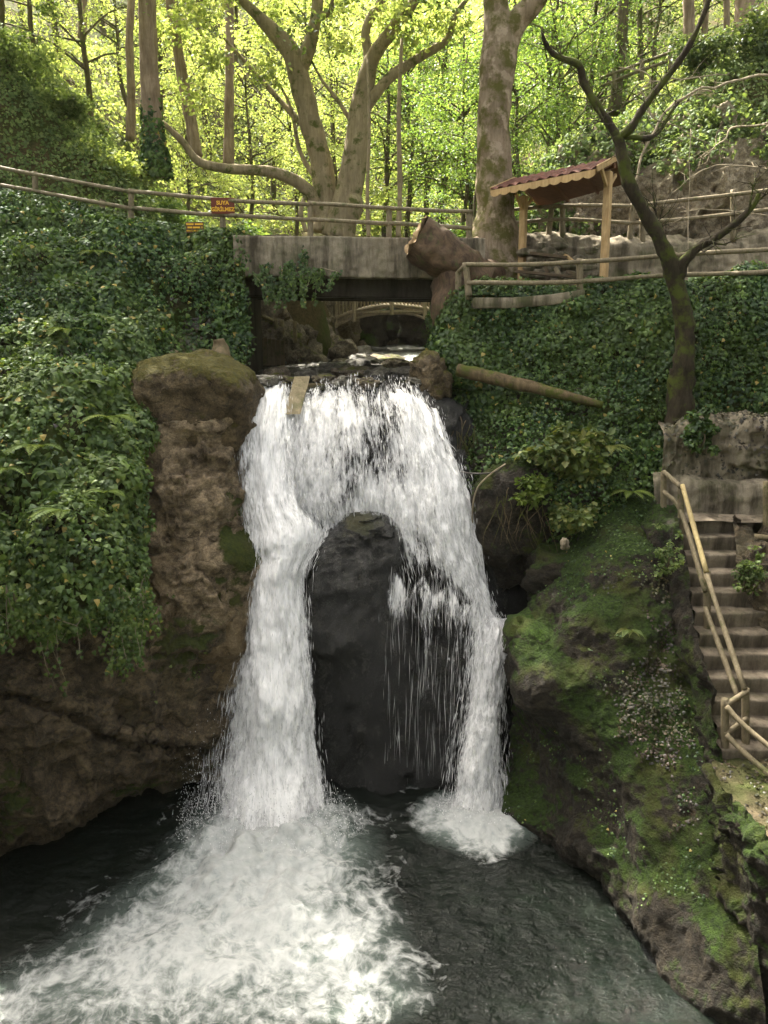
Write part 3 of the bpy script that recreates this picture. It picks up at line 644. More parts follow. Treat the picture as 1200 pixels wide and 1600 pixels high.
# hanging strands: vine stems with leaves
def vines(name, starts, label, mat, rng, parent=None, size=.075):
    mb = MB(); LX = []; 
    for (p, L, w) in starts:
        n = max(4, int(L / .12)); q = [np.array(p)]
        d = rng.normal(0, .03, 3)
        for k in range(n):
            d = d * .85 + rng.normal(0, .018, 3); q.append(q[-1] + np.array([d[0], d[1] * .5, -L / n]))
        q = np.array(q); mb.tube(q, np.linspace(.006, .003, len(q)), 4, cap=False)
        m = int(L * w); t = rng.random(m) ** 1.3 * (len(q) - 1.01); i = t.astype(int); f = (t - i)[:, None]
        LX.append(q[i] * (1 - f) + q[i + 1] * f + rng.normal(0, .04, (m, 3)))
    LX = np.concatenate(LX)
    if len(starts) > 1: rs_ = np.array([s_[0] for s_ in starts]); rs_ = rs_[np.argsort(rs_[:, 0])]; mb.tube(rs_, np.full(len(rs_), .008), 4, cap=False)
    v, f, t = leaves(LX, np.tile([0, -1., .25], (len(LX), 1)), size, rng, IVY, tip=(0, -.2, -1), jit=.5)
    if parent is None:
        th = thing(name, label, 'vine', starts[0][0]); mb.build('stem', M['twig'], th); mk('foliage', v, [f], mat, th, smooth=False, attrs={'tone': t}); return th
    mb.build('stem', M['twig'], parent); return mk('foliage', v, [f], mat, parent, smooth=False, attrs={'tone': t})
st = [(P(205 + rg.normal(0, 13), 940 + rg.normal(0, 14), 12.2), rg.uniform(.5, 1.25), 60) for _ in range(26)]
vines('hanging_ivy', st, 'thick tuft of pale hanging ivy at the right tip of the lower left ivy', M['ivy_l'], rg)
st = [(P(x, 960 + rg.normal(0, 10), 11.75), L, 16) for x, L in ((45, .6), (58, 1.1), (66, 1.3), (75, 1.0), (84, .7), (12, .7), (25, .5), (120, .5), (135, .4))]
vines('hanging_ivy', st, 'sparse long ivy strands dangling over the bare rock at far left', M['ivy_l'], rg)
st = [(P(x, np.interp(x, [-20, 40, 120, 190, 225], [955, 955, 945, 955, 900]) + rg.normal(0, 14), np.interp(x, [-20, 60, 190, 225], [11.7, 11.75, 12.2, 13.0])), rg.uniform(.12, .5), 70) for x in rg.uniform(-10, 228, 80)]
vines('hanging_ivy', st, 'short ragged fringe of ivy along the lower edge of the left ivy', M['ivy_l'], rg)
# bare hanging roots on the right bank
def roots(name, spec, label, rng):
    mb = MB()
    for (p, L) in spec:
        n = 8; q = [np.array(p)]; d = rng.normal(0, .03, 3)
        for k in range(n): d = d * .8 + rng.normal(0, .02, 3); q.append(q[-1] + np.array([d[0], d[1] * .4 - .01, -L / n]))
        mb.tube(q, np.linspace(.009, .003, len(q)), 4, cap=False)
    return tag(mb.build(name, M['log'], origin=spec[0][0]), label, 'roots')
roots('hanging_roots', [(P(rg.uniform(770, 850), rg.uniform(745, 800), 14.86), rg.uniform(.4, 1.2)) for _ in range(20)], 'thin pale roots dangling over the mossy bulge below the ferns', rg)
roots('hanging_roots', [(P(rg.uniform(695, 760), rg.uniform(640, 690), 16.5), rg.uniform(.4, 1.1)) for _ in range(14)], 'thin pale roots dangling beside the top of the waterfall', rg)

# ------------------------------------------------------------------ waterfall sheets
def sheet(ctrl, nr, nc, seed, off=0., amp=.06):
    G = surf(ctrl, nr, nc); n_ = out_n(G)
    vm = np.cumsum(np.r_[0, np.linalg.norm(np.diff(G[:, nc // 2], axis=0), axis=1)]); um = np.linspace(0, 1, nc)
    wid = np.linalg.norm(G[:, -1] - G[:, 0], axis=1).mean()
    U = np.broadcast_to(um[None] * wid, (nr, nc)); V = np.broadcast_to(vm[:, None], (nr, nc))
    q = np.stack([U * 4.5, V * .8, 0 * U + seed], -1); q2 = np.stack([U * 11, V * 3.2, 0 * U + seed], -1)
    G = G + n_ * (off + amp * fbm(q, 3, seed) + amp * .5 * fbm(q2, 3, seed + 1))[..., None]
    return G, np.stack([U + seed * 1.37, V + seed * .9], -1).reshape(-1, 2)
S1 = [[(394,606,17.3),(412,606,17.3),(436,607,17.3),(456,608,17.3)],
 [(388,624,16.55),(411,622,16.5),(436,622,16.5),(457,626,16.55)],
 [(380,655,16.1),(408,655,15.95),(434,655,15.95),(458,660,16.1)],
 [(377,710,15.75),(405,710,15.5),(432,710,15.5),(462,710,15.65)],
 [(382,790,15.45),(410,790,15.15),(440,790,15.05),(484,790,15.25)],
 [(390,838,15.27),(418,838,14.9),(452,832,14.8),(512,826,15.05)],
 [(393,870,15.2),(419,872,14.8),(452,870,14.65),(497,862,14.9)],
 [(394,912,15.1),(415,912,14.6),(445,910,14.5),(480,895,14.7)],
 [(374,985,14.9),(410,985,14.35),(450,985,14.25),(484,980,14.45)],
 [(347,1085,14.6),(400,1085,13.95),(450,1085,13.9),(494,1080,14.15)],
 [(322,1185,14.3),(390,1190,13.65),(450,1190,13.6),(503,1180,13.9)],
 [(296,1285,None,-.1),(375,1320,None,-.1),(455,1320,None,-.1),(528,1280,None,-.1)]]
S2 = [[(456,634,17.1),(510,606,17.2),(560,600,17.2),(610,599,17.2),(652,612,17.2),(684,652,17.1)],
 [(456,652,16.45),(510,622,16.5),(560,613,16.5),(612,613,16.5),(658,632,16.5),(690,682,16.5)],
 [(456,700,15.9),(510,668,15.9),(565,658,15.9),(622,656,15.9),(672,680,15.9),(704,730,16.05)],
 [(456,755,15.6),(510,728,15.55),(570,720,15.55),(632,720,15.5),(690,735,15.5),(732,775,15.75)],
 [(456,805,15.45),(512,785,15.35),(572,785,15.35),(642,785,15.2),(700,795,15.15),(742,828,15.5)],
 [(480,850,15.35),(525,838,15.35),(585,850,15.35),(652,850,15.0),(712,858,14.95),(752,885,15.3)],
 [(545,930,15.4),(580,930,15.35),(622,930,15.0),(672,930,14.8),(732,930,14.75),(772,968,15.1)],
 [(560,990,15.4),(600,990,15.3),(640,985,14.9),(690,985,14.7),(745,985,14.6),(800,990,14.95)]]
S4 = [[(606,880,14.82),(660,890,14.62),(710,905,14.57),(762,950,14.77)],
 [(604,960,14.47),(655,955,14.32),(705,970,14.32),(752,985,14.47)],
 [(602,1060,14.32),(655,1060,14.12),(700,1060,14.12),(748,1060,14.27)],
 [(600,1140,14.27),(655,1140,14.07),(700,1140,14.07),(748,1140,14.17)],
 [(598,1215,None,-.05),(655,1218,None,-.05),(700,1222,None,-.05),(748,1235,None,-.05)]]
S3 = [[(738,975,15.1),(772,975,14.95),(806,985,15.1)],
 [(738,995,14.7),(770,992,14.55),(803,1000,14.75)],
 [(734,1030,14.5),(762,1035,14.3),(793,1030,14.55)],
 [(728,1095,14.3),(757,1095,14.1),(784,1095,14.4)],
 [(710,1165,14.1),(748,1170,13.8),(784,1165,14.1)],
 [(694,1262,None,-.1),(742,1285,None,-.1),(795,1262,None,-.1)]]
rw = np.random.default_rng(5)
wf = None; spX = []
def dens_S1(u, v): return .62 + .42 * np.exp(-((u - .5) / .33) ** 2) + .15 * sstep(.35, .6, v) - .55 * (1 - sstep(0, .13, u)) - .5 * sstep(.9, 1, u) * sstep(.5, .6, v) - .30 * (1 - sstep(.0, .1, v)) - .38 * (1 - sstep(.05, .42, u)) * sstep(.62, .9, v) - .5 * sstep(.72, .98, u) * np.exp(-((v - .38) / .10) ** 2) + .1 * (v < .5) - .45 * sstep(.955, 1.01, v + .008 * np.sin(u * 17) + .008 * np.sin(u * 41))
def dens_S2(u, v): return .80 - .27 * np.exp(-((u - .50) / .12) ** 2 - ((v - .30) / .22) ** 2) - .75 * np.exp(-((u - .48) / .24) ** 2 - ((v - .02) / .09) ** 2) - .9 * sstep(.72, .92, v) * (1 - sstep(.62, .9, u)) + .12 * sstep(.6, .8, u) - .15 * np.exp(-((u - .3) / .1) ** 2 - ((v - .42) / .2) ** 2) - .5 * sstep(.95, 1, u) - .2 * sstep(.55, .8, v) * (1 - sstep(.55, .75, u))
def dens_S4(u, v): return .39 + .26 * np.exp(-((v - .12) / .14) ** 2) - .9 * (1 - sstep(.0, .12, v + .05 * np.sin(u * 23))) - .12 * sstep(.25, .6, v) + .08 * np.sin(u * 19) - .2 * (1 - sstep(0, .12, u)) + .1 * sstep(.8, 1, u)
def dens_S3(u, v): return .92 - .42 * (np.abs(u - .52) * 2) ** 2 - .2 * sstep(.4, .8, v) * (1 - sstep(.1, .35, u))
specs = [('falls', S1, dens_S1, 240, 70, 1), ('falls', S2, dens_S2, 200, 120, 2), ('falls', S4, dens_S4, 120, 60, 3), ('falls', S3, dens_S3, 150, 50, 4)]
AV = []; AF = []; AU = []; AD = []; MI = []; n0 = 0
for (nm, ctrl, df, nr, nc, sd) in specs:
    for layer in (0, 1):
        G, uv = sheet(ctrl, nr, nc, sd * 3 + layer, .0 if layer == 0 else .14, .07)
        vv, uu = np.meshgrid(np.linspace(0, 1, nr), np.linspace(0, 1, nc), indexing='ij')
        D = df(uu, vv) - (.13 if layer else 0)
        Fq = gridF(nr, nc); AV.append(G.reshape(-1, 3)); AF.append(Fq + n0); AU.append(uv); AD.append(D.ravel()); MI.append(np.full(len(Fq), layer)); n0 += nr * nc
        if layer == 0:
            k = {1: 7000, 2: 6000, 3: 750, 4: 2600}[sd]
            u = rw.random(k); v = rw.random(k)
            if sd == 1: u = np.where(rw.random(k) < .35, np.clip(rw.normal(.06, .10, k), -.08, 1), u); v = np.where(rw.random(k) < .5, v, .45 + .55 * v)
            keep = rw.random(k) < np.clip(df(np.clip(u, 0, 1), v) + .15, .12, 1); u, v = u[keep], v[keep]; k = len(u)
            i = np.clip((v * (nr - 2)).astype(int), 0, nr - 2); j = np.clip(((np.clip(u, 0, 1)) * (nc - 1)).astype(int), 0, nc - 2)
            base = G[i, j] + (G[i, nc - 1] - G[i, 0]) * (u - np.clip(u, 0, 1))[:, None]; tng = unit(G[i + 1, j] - G[i, j] + 1e-6)
            nrm = out_n(G)[i, j]; base = base + nrm * rw.uniform(-.02, .26, k)[:, None] + rw.normal(0, .02, (k, 3))
            spX.append((base, tng, nrm, v))
wf = mk('waterfall', np.concatenate(AV), [np.concatenate(AF)], None, mats=[M['fall'], M['fall2']], midx=np.concatenate(MI), attrs={'dens': np.concatenate(AD)}, uv=np.concatenate(AU))
tag(wf, 'white waterfall pouring over the rock step into the pool', 'waterfall', kind='structure')
B = np.concatenate([s[0] for s in spX]); T = np.concatenate([s[1] for s in spX]); Nn = np.concatenate([s[2] for s in spX]); vv = np.concatenate([s[3] for s in spX])
sid = np.concatenate([np.full(len(s[0]), i) for i, s in enumerate(spX)]); L = rw.uniform(.05, .26, len(B)) * (.55 + .6 * vv) * np.where(sid == 2, 5.0, 1.3); Wd = rw.uniform(.003, .0085, len(B)) * np.where(sid == 2, .42, .8); side = unit(np.cross(T, Nn))
T = unit(T * .8 + np.array([0, 0, -.3]) + rw.normal(0, .05, T.shape))
V = np.stack([B - T * L[:, None] * .5, B - side * Wd[:, None] - T * L[:, None] * .05, B + T * L[:, None] * .5, B + side * Wd[:, None] - T * L[:, None] * .05, B + Nn * Wd[:, None]], 1).reshape(-1, 3)
k = np.arange(len(B))[:, None] * 5
Fa = np.concatenate([k + np.array([[0, 1, 4]]), k + np.array([[1, 2, 4]]), k + np.array([[2, 3, 4]]), k + np.array([[3, 0, 4]])])
mk('spray', V, [Fa], M['spray'], wf, smooth=False, attrs={'tone': np.repeat(rw.random(len(B)), 5)})
# thrown droplets at the foot of the falls
def droplets(cx, cy, rx, ry, hz, n):
    a = rw.random(n) * 2 * math.pi; r = np.sqrt(rw.random(n)) ; z = np.abs(rw.normal(0, hz, n)) * (1.1 - r * .6)
    return np.c_[cx + rx * r * np.cos(a), cy + ry * r * np.sin(a), z]
A0 = PZ(425, 1290, 0); B0 = PZ(742, 1270, 0)
Dp = np.concatenate([droplets(A0[0], A0[1] - .3, 1.7, 1.0, .42, 6500), droplets(B0[0], B0[1] - .05, .8, .55, .22, 1600), droplets(A0[0] - 1.1, A0[1] + .2, .7, .6, .9, 900)])
r_ = rw.uniform(.003, .009, len(Dp)); oct_ = np.array([[1, 0, 0], [-1, 0, 0], [0, 1, 0], [0, -1, 0], [0, 0, 1.8], [0, 0, -1.8]])
V = (Dp[:, None] + oct_[None] * r_[:, None, None]).reshape(-1, 3); of = np.array([[0, 2, 4], [2, 1, 4], [1, 3, 4], [3, 0, 4], [2, 0, 5], [1, 2, 5], [3, 1, 5], [0, 3, 5]])
mk('droplets', V, [(of[None] + (np.arange(len(Dp)) * 6)[:, None, None]).reshape(-1, 3)], M['spray'], wf, smooth=False, attrs={'tone': np.repeat(rw.random(len(Dp)), 6)})

# ------------------------------------------------------------------ pool
def polydist(X, Y, poly):
    """signed distance, positive inside"""
    d = np.full(X.shape, 1e9); ins = np.zeros(X.shape, bool); n = len(poly)
    for i in range(n):
        a, b = poly[i], poly[(i + 1) % n]; e = b - a; t = np.clip(((X - a[0]) * e[0] + (Y - a[1]) * e[1]) / (e @ e), 0, 1)
        d = np.minimum(d, np.hypot(X - a[0] - t * e[0], Y - a[1] - t * e[1]))
        c = (a[1] > Y) != (b[1] > Y); ins ^= c & (X < (b[0] - a[0]) * (Y - a[1]) / (b[1] - a[1] + 1e-12) + a[0])
    return np.where(ins, d, -d)
nx, ny = 420, 330
XX, YY = np.meshgrid(np.linspace(-9, 6.6, nx), np.linspace(5.5, 16.6, ny))
fpoly = [PZ(x, y, 0)[:2] for x, y in ((330,1285),(270,1330),(215,1365),(150,1410),(70,1480),(10,1500),(-60,1560),(-100,1640),(250,1665),(520,1645),(640,1600),(690,1560),(655,1490),(640,1440),(600,1370),(560,1310),(525,1265),(430,1230))]
sd = polydist(XX, YY, fpoly)
foam = (.66 * sstep(-1.2, 2.1, sd) + .22 * sstep(-.9, .7, sd)) 
core = np.exp(-(((XX - A0[0] - .1) / 1.75) ** 2 + ((YY - A0[1] + 1.0) / 2.0) ** 2)); foam = np.maximum(foam, core * 1.25)
rb = np.hypot((XX - B0[0]) / 1.5, (YY - B0[1] + .2) / 1.35)
foam = np.maximum(foam, 1.1 * (1 - sstep(.2, 1.2, rb)))
foam = np.maximum(foam, .42 * np.exp(-(((XX - PZ(640, 1225, 0)[0]) / .8) ** 2 + ((YY - PZ(640, 1225, 0)[1]) / .35) ** 2)))
foam = np.maximum(foam, .33 * np.exp(-(((XX - PZ(590, 1330, 0)[0]) / .7) ** 2 + ((YY - PZ(590, 1330, 0)[1]) / 1.6) ** 2)))
# slim bright edge where water laps on the left rock
shore = np.array([PZ(x, y, 0)[:2] for x, y in ((0, 1372), (40, 1345), (105, 1320), (150, 1295), (200, 1283))])
q = np.stack([XX, YY, 0 * XX], -1)
Z = .035 * fbm(q * 1.3, 3, 3) + .014 * fbm(q * 4.5, 3, 4) + foam * (.03 * ridge(q * 1.5 + .3 * fbm(q * 2, 2, 9)[..., None], 3, 6) + .015 * fbm(q * 5, 2, 8)) + .34 * core * (1 + .5 * fbm(q * 2.5, 3, 12)) + .12 * np.exp(-(rb / .5) ** 2)
G = np.stack([XX, YY, Z], -1)
o = mk('pool_water', G.reshape(-1, 3), [gridF(ny, nx)], M['pool'], attrs={'foam': foam.ravel()}); tag(o, 'dark green plunge pool with spreading white foam', 'pool', kind='structure')
# stream above the lip
sx, sy = np.linspace(-4.6, 2.2, 130), np.linspace(16.9, 37, 190); XX, YY = np.meshgrid(sx, sy); q = np.stack([XX, YY, 0 * XX], -1)
Z = 7.74 + .035 * (YY - 17) + .03 * fbm(q * 2.2, 3, 14) + .012 * fbm(q * 7, 2, 15); foam = np.clip(.30 * fbm(q * 1.2, 3, 44) - .02, 0, .5)
foam = np.maximum(foam, .95 * np.exp(-(((XX - P(650, 568, 25)[0]) / .55) ** 2 + ((YY - 25.5) / 2.2) ** 2)))
o = mk('stream_water', np.stack([XX, YY, Z], -1).reshape(-1, 3), [gridF(190, 130)], M['stream'], attrs={'foam': foam.ravel()}); tag(o, 'shallow stream running under the bridge to the lip of the fall', 'stream', kind='structure')
# ------------------------------------------------------------------ terrace, paths, walls
def slab(name, x0, x1, y0, y1, zf, nx, ny, mat, **k):
    XX, YY = np.meshgrid(np.linspace(x0, x1, nx), np.linspace(y0, y1, ny)); q = np.stack([XX, YY, 0 * XX], -1)
    G = np.stack([XX, YY, zf(XX, YY) + .03 * fbm(q * 1.5, 3, 50)], -1)
    return mk(name, G.reshape(-1, 3), [gridF(ny, nx)], mat, **k)
o = slab('terrace', 1.75, 14, 17.3, 20.6, lambda x, y: 9.66 + 0 * x, 90, 40, M['dirt']); tag(o, 'dirt terrace floor behind the ivy wall', 'terrace', kind='structure')
o = slab('path', -15, -3.2, 20.8, 21.8, lambda x, y: 10.9 + .2 * np.clip(-4 - x, 0, 12), 90, 24, M['dirt']); tag(o, 'dirt footpath climbing left behind the fence', 'path', kind='structure')
o = slab('path', 2.3, 14, 20.62, 22.0, lambda x, y: 11.0 + 0 * x, 80, 20, M['dirt']); tag(o, 'upper dirt footpath behind the shelter', 'path', kind='structure')
def wallgrid(name, ctrl, nr, nc, mat, label, disp=(.05, .05, .015), cat='wall', seed=3, parent=None):
    G = surf(ctrl, nr, nc); G = rocky(G, disp[0], disp[1], disp[2], seed)
    o = gmesh(name, G, mat, parent); 
    if label: tag(o, label, cat)
    return o, G
bw = [[(740,366,21.5),(820,366,21.4),(900,370,21.3),(1000,372,21.2),(1100,372,21.1),(1200,358,21.0),(1330,345,21)],
      [(740,374,20.9),(820,374,20.8),(900,377,20.7),(1000,380,20.6),(1100,378,20.55),(1200,365,20.5),(1330,352,20.4)],
      [(740,420,20.75),(820,420,20.65),(900,420,20.55),(1000,422,20.5),(1100,420,20.4),(1200,410,20.3),(1330,405,20.2)],
      [(740,480,20.7),(820,480,20.6),(900,478,20.5),(1000,478,20.4),(1100,478,20.3),(1200,476,20.2),(1330,475,20.1)]]
wallgrid('retaining_wall', bw, 70, 180, M['wallst'], 'long stained grey retaining wall behind the terrace and shelter', (.06, .07, .03), seed=81)
cl = [[(835,300,24.2),(880,240,24.0),(960,205,24.0),(1060,190,23.8),(1150,170,23.6),(1330,140,23)],
      [(838,310,22.9),(880,262,22.8),(960,232,22.8),(1060,222,22.6),(1150,208,22.4),(1330,190,22)],
      [(840,345,22.2),(880,312,22.2),(960,290,22.1),(1060,282,21.9),(1150,272,21.7),(1330,260,21.3)],
      [(840,400,22.0),(900,392,21.9),(960,386,21.7),(1060,384,21.6),(1150,382,21.4),(1330,378,21.1)]]
G = surf(cl, 110, 170); G = rocky(G, .3, .28, .05, 83, (1, 1, 1), .0); G_CL = G
o = gmesh('cliff', G, M['cliff']); tag(o, 'pale crumbling cliff above the upper right path', 'cliff', kind='structure')
# terrace kerb
kb = MB(); kp = [P(x, y, Y) for x, y, Y in ((738, 466, 17.42), (800, 466, 17.38), (860, 461, 17.32), (912, 453, 17.28))]
for a, b in zip(kp[:-1], kp[1:]):
    d = (b - a) / 2; kb.box((a + b) / 2 - np.array([0, -.03, .10]), d * 1.005, np.array([0, .16, 0]), np.array([0, 0, .11]))
tag(kb.build('kerb', M['wallst'], origin=kp[0]), 'low concrete kerb along the terrace edge below the shelter', 'kerb')

# ------------------------------------------------------------------ concrete bridge
br = thing('concrete_bridge', 'stained concrete footbridge spanning the stream above the waterfall', 'bridge', (-1, 19.0, 7.6))
zt = P(520, 370, 19.0)[2]; zb = P(520, 434, 19.0)[2]; sl = -.012
def bbox(name, x0, x1, y0, y1, z0, z1, mat, tilt=0., parent=br):
    m = MB(); m.box(((x0 + x1) / 2, (y0 + y1) / 2, (z0 + z1) / 2), ((x1 - x0) / 2, 0, tilt * (x1 - x0) / 2), (0, (y1 - y0) / 2, 0), (0, 0, (z1 - z0) / 2)); return m.build(name, mat, parent, smooth=False)
# deck face: a displaced slab so its edges are chipped
def chipslab(name, x0, x1, y0, y1, z0, z1, tilt, mat, seed):
    nxx, nz = 150, 26; prof = []
    yz = [(y1, z0), (y0 + .02, z0)] + [(y0, z0 + .02 + (z1 - z0 - .04) * t) for t in np.linspace(0, 1, nz)] + [(y0 + .02, z1), (y0 + .5, z1), (y1, z1)]
    yz = np.array(yz); X = np.linspace(x0, x1, nxx); xc = (x0 + x1) / 2
    G = np.stack([np.broadcast_to(X[None], (len(yz), nxx)), np.broadcast_to(yz[:, :1], (len(yz), nxx)), yz[:, 1:2] + tilt * (X[None] - xc)], -1).copy()
    d = .03 * fbm(G * 2.2, 4, seed) + .012 * fbm(G * 11, 3, seed + 2); G[..., 1] += d; G[..., 2] += .5 * d
    return mk(name, G.reshape(-1, 3), [gridF(*G.shape[:2])], mat, br)
chipslab('deck', -3.42, 2.3, 18.98, 22.7, zb, zt, sl, M['conc'], 71)
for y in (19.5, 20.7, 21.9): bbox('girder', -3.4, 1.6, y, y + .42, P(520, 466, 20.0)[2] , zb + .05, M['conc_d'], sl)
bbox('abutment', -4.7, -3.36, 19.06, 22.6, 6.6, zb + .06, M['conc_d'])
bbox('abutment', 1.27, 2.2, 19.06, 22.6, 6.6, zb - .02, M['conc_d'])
# ivy hanging on the bridge
rv = np.random.default_rng(3)
st = [(P(rv.normal(460, 20), rv.uniform(408, 450), 18.9), rv.uniform(.15, .6), 130) for _ in range(24)] + [(P(x, y, 18.9), L, 70) for x, y, L in ((418, 432, .55), (414, 440, .5), (424, 432, .3), (492, 430, .6), (486, 425, .4), (405, 428, .2), (395, 425, .2), (440, 420, .5), (475, 395, .3), (474, 388, .3), (478, 400, .3))]
vines('hanging_ivy', st, 'clump of ivy hanging over the middle of the concrete bridge edge', M['ivy'], rv)

# ------------------------------------------------------------------ fences
def fence(name, label, posts, rails, mat, pr=.072, rr=.046, cat='fence', square=False, railmats=None):
    b = P(posts[0][0], posts[0][2], posts[0][3]); th = thing(name, label, cat, b); sd = len(name)
    for i, (x, y0, y1, Y, *rest) in enumerate(posts):
        xt = rest[0] if rest else x
        m = MB(); m.tube([P(x, y1 + 6, Y), P((x + xt) / 2, (y0 + y1) / 2, Y), P(xt, y0, Y)], [pr, pr * .97, pr * .93], 10, .08, i, sub=4); m.build('post', mat, th)
    for i, r in enumerate(rails):
        q = np.array([P(*p) for p in r]); m = MB(); n = (len(q) - 1) * 6
        q2 = cr(q, n + 1) if len(q) > 2 else cr(q, 9); q2 = q2 + np.c_[np.zeros(len(q2)), np.zeros(len(q2)), .012 * vn(np.c_[q2[:, :1] * .9, q2[:, 1:2], q2[:, :1] * 0 + i])]
        m.tube(q2, np.full(len(q2), rr) * (1 + .08 * vn(q2 * 1.3, i)), 10, .06, i); m.build('rail', (railmats or {}).get(i, mat), th)
    return th
fence('wooden_fence', 'long brown log fence running along the left path and over the bridge',
      [(-70, 250, 300, 21.0), (55, 268, 312, 20.75), (205, 295, 350, 20.5), (160, 312, 345, 21.0), (485, 314, 371, 19.25), (608, 322, 373, 19.25), (733, 328, 378, 19.3), (348, 312, 358, 20.0)],
      [[(-90, 240, 21.0), (0, 261, 20.8), (55, 272, 20.7), (205, 300, 20.45)], [(205, 299, 20.45), (345, 312, 19.95), (485, 319, 19.2)], [(485, 318, 19.2), (608, 325, 19.2)], [(608, 325, 19.2), (738, 331, 19.25)],
       [(-90, 268, 21.0), (0, 289, 20.8), (55, 299, 20.7), (205, 326, 20.45)], [(205, 325, 20.45), (345, 336, 19.95), (485, 343, 19.2)], [(485, 343, 19.2), (608, 349, 19.2)], [(608, 349, 19.2), (738, 357, 19.25)]], M['rail'])
fence('wooden_fence', 'curved log fence along the terrace edge in front of the roofed shelter',
      [(733, 410, 462, 17.5, 727), (716, 425, 462, 17.9), (906, 404, 457, 17.3), (1052, 398, 445, 17.05), (1262, 380, 445, 16.9)],
      [[(728, 413, 17.45), (820, 413, 17.35), (906, 409, 17.25)], [(906, 409, 17.25), (980, 405, 17.1), (1052, 399, 17.0)], [(1052, 399, 17.0), (1150, 393, 16.85), (1262, 387, 16.8)],
       [(730, 442, 17.45), (820, 442, 17.35), (906, 440, 17.25)], [(906, 440, 17.25), (980, 435, 17.1), (1052, 430, 17.0)], [(1052, 430, 17.0), (1150, 427, 16.85), (1262, 420, 16.8)], [(728, 414, 17.5), (716, 425, 17.9)]], M['rail'])
fence('wooden_fence', 'log fence on the upper right path below the pale cliff',
      [(856, 325, 372, 20.9, 862), (879, 322, 371, 20.8), (983, 318, 378, 20.7, 990), (1004, 335, 376, 20.7), (1146, 296, 372, 20.5), (1290, 280, 365, 20.4)],
      [[(795, 328, 21), (879, 321, 20.75), (985, 322, 20.65)], [(985, 322, 20.65), (1070, 312, 20.5), (1146, 304, 20.4)], [(1146, 304, 20.4), (1200, 297, 20.35), (1300, 284, 20.3)],
       [(795, 349, 21), (879, 342, 20.75), (985, 348, 20.65)], [(985, 348, 20.65), (1070, 342, 20.5), (1146, 334, 20.4)], [(1146, 334, 20.4), (1200, 327, 20.35), (1300, 316, 20.3)]], M['rail'])
fence('wooden_fence', 'distant log fence on the crest of the upper right hillside',
      [(960, 108, 135, 28), (1003, 93, 118, 27.5), (1047, 77, 104, 27), (1087, 62, 98, 26.5), (1152, 43, 82, 26), (1215, 22, 60, 25.5)],
      [[(940, 122, 28.2), (1003, 98, 27.5), (1087, 66, 26.5)], [(1087, 67, 26.5), (1152, 48, 26), (1225, 25, 25.4)], [(940, 135, 28.2), (1003, 110, 27.5), (1087, 81, 26.5)], [(1087, 81, 26.5), (1152, 63, 26), (1225, 42, 25.4)]], M['rail'], .07, .05)
fence('wooden_fence', 'small log fence seen under the bridge at left above the stream',
      [(400, 488, 525, 23.4), (430, 498, 530, 23.6), (440, 500, 532, 23.8), (461, 502, 530, 24)], [[(392, 487, 23.3), (430, 503, 23.6)], [(392, 508, 23.3), (430, 521, 23.6)]], M['rail_dk'], .07, .05)
fence('stair_railing', 'log handrail with one new yellow pole going down the stone steps', 
      [(1037, 737, 800, 14.6), (1064, 757, 836, 14.15), (1105, 893, 990, 12.75), (1165, 1075, 1170, 11.15), (1133, 1092, 1188, 11.05)],
      [[(1037, 737, 14.55), (1064, 760, 14.1)], [(1066, 758, 14.1), (1104, 893, 12.7)], [(1104, 897, 12.7), (1163, 1078, 11.1)], [(1037, 768, 14.55), (1064, 800, 14.1), (1102, 925, 12.7)], [(1102, 950, 12.68), (1155, 1095, 11.3)],
       [(1133, 1102, 11.0), (1168, 1080, 11.1)], [(1133, 1148, 11.0), (1168, 1122, 11.1)], [(1135, 1103, 10.95), (1165, 1135, 10.7), (1260, 1215, 10.0)], [(1135, 1148, 10.95), (1165, 1178, 10.7), (1260, 1262, 10.0)]], M['rail'], .06, .042, cat='railing', railmats={1: M['bamboo']})
fence('handrail_post', 'lone wooden post at the right end of the stair landing', [(1197, 752, 838, 14.2)], [[(1178, 838, 14.1), (1260, 846, 13.9)]], M['rail_dk'], .06, .055, cat='post')

# ------------------------------------------------------------------ stairs
stairs = thing('stone_stairs', 'worn concrete steps descending to the pool on the right', 'stairs', P(1150, 1190, 10.9))
NS = 12; La, Lb = P(1060, 812, 14.35), P(1128, 1172, 10.95); Ra, Rb = P(1178, 812, 14.35), P(1300, 1172, 10.95)
for k in range(NS):
    t = k / (NS - 1); a = La * (1 - t) + Lb * t; b = Ra * (1 - t) + Rb * t
    nxt = (Lb - La) / (NS - 1); dep = abs(nxt[1]); hz = abs(nxt[2])
    nn_ = 40; X = np.linspace(0, 1, nn_); pr = [(dep * 1.25, 0), (dep * .7, 0), (dep * .3, 0), (.02, 0), (0, -.025), (.015, -hz * .5), (.03, -hz * 1.35)]
    Gs = np.array([[a + (b - a) * x + np.array([0, dy, dz]) for x in X] for dy, dz in pr])
    nz = .012 * fbm(Gs * 4, 3, k) + .02 * vn(Gs * 1.5, k + 9); Gs[..., 2] += nz; Gs[..., 1] += nz
    mk('step', Gs.reshape(-1, 3), [gridF(len(pr), nn_)[:, ::-1]], M['step'], stairs)
ml = [[(1020,800,15.2),(1045,798,15.1),(1062,800,15.05)], [(1004,802,14.9),(1030,792,14.7),(1062,800,14.55)], [(998,850,14.6),(1025,842,14.1),(1066,838,13.85)], [(1010,930,13.9),(1045,930,13.3),(1084,925,13.0)], [(1040,1010,13.1),(1070,1010,12.55),(1100,1005,12.2)], [(1075,1110,12.1),(1098,1110,11.6),(1122,1100,11.3)], [(1090,1185,11.5),(1110,1190,11.05),(1132,1186,10.9)], [(1090,1290,11.0),(1112,1292,10.6),(1135,1290,10.5)]]
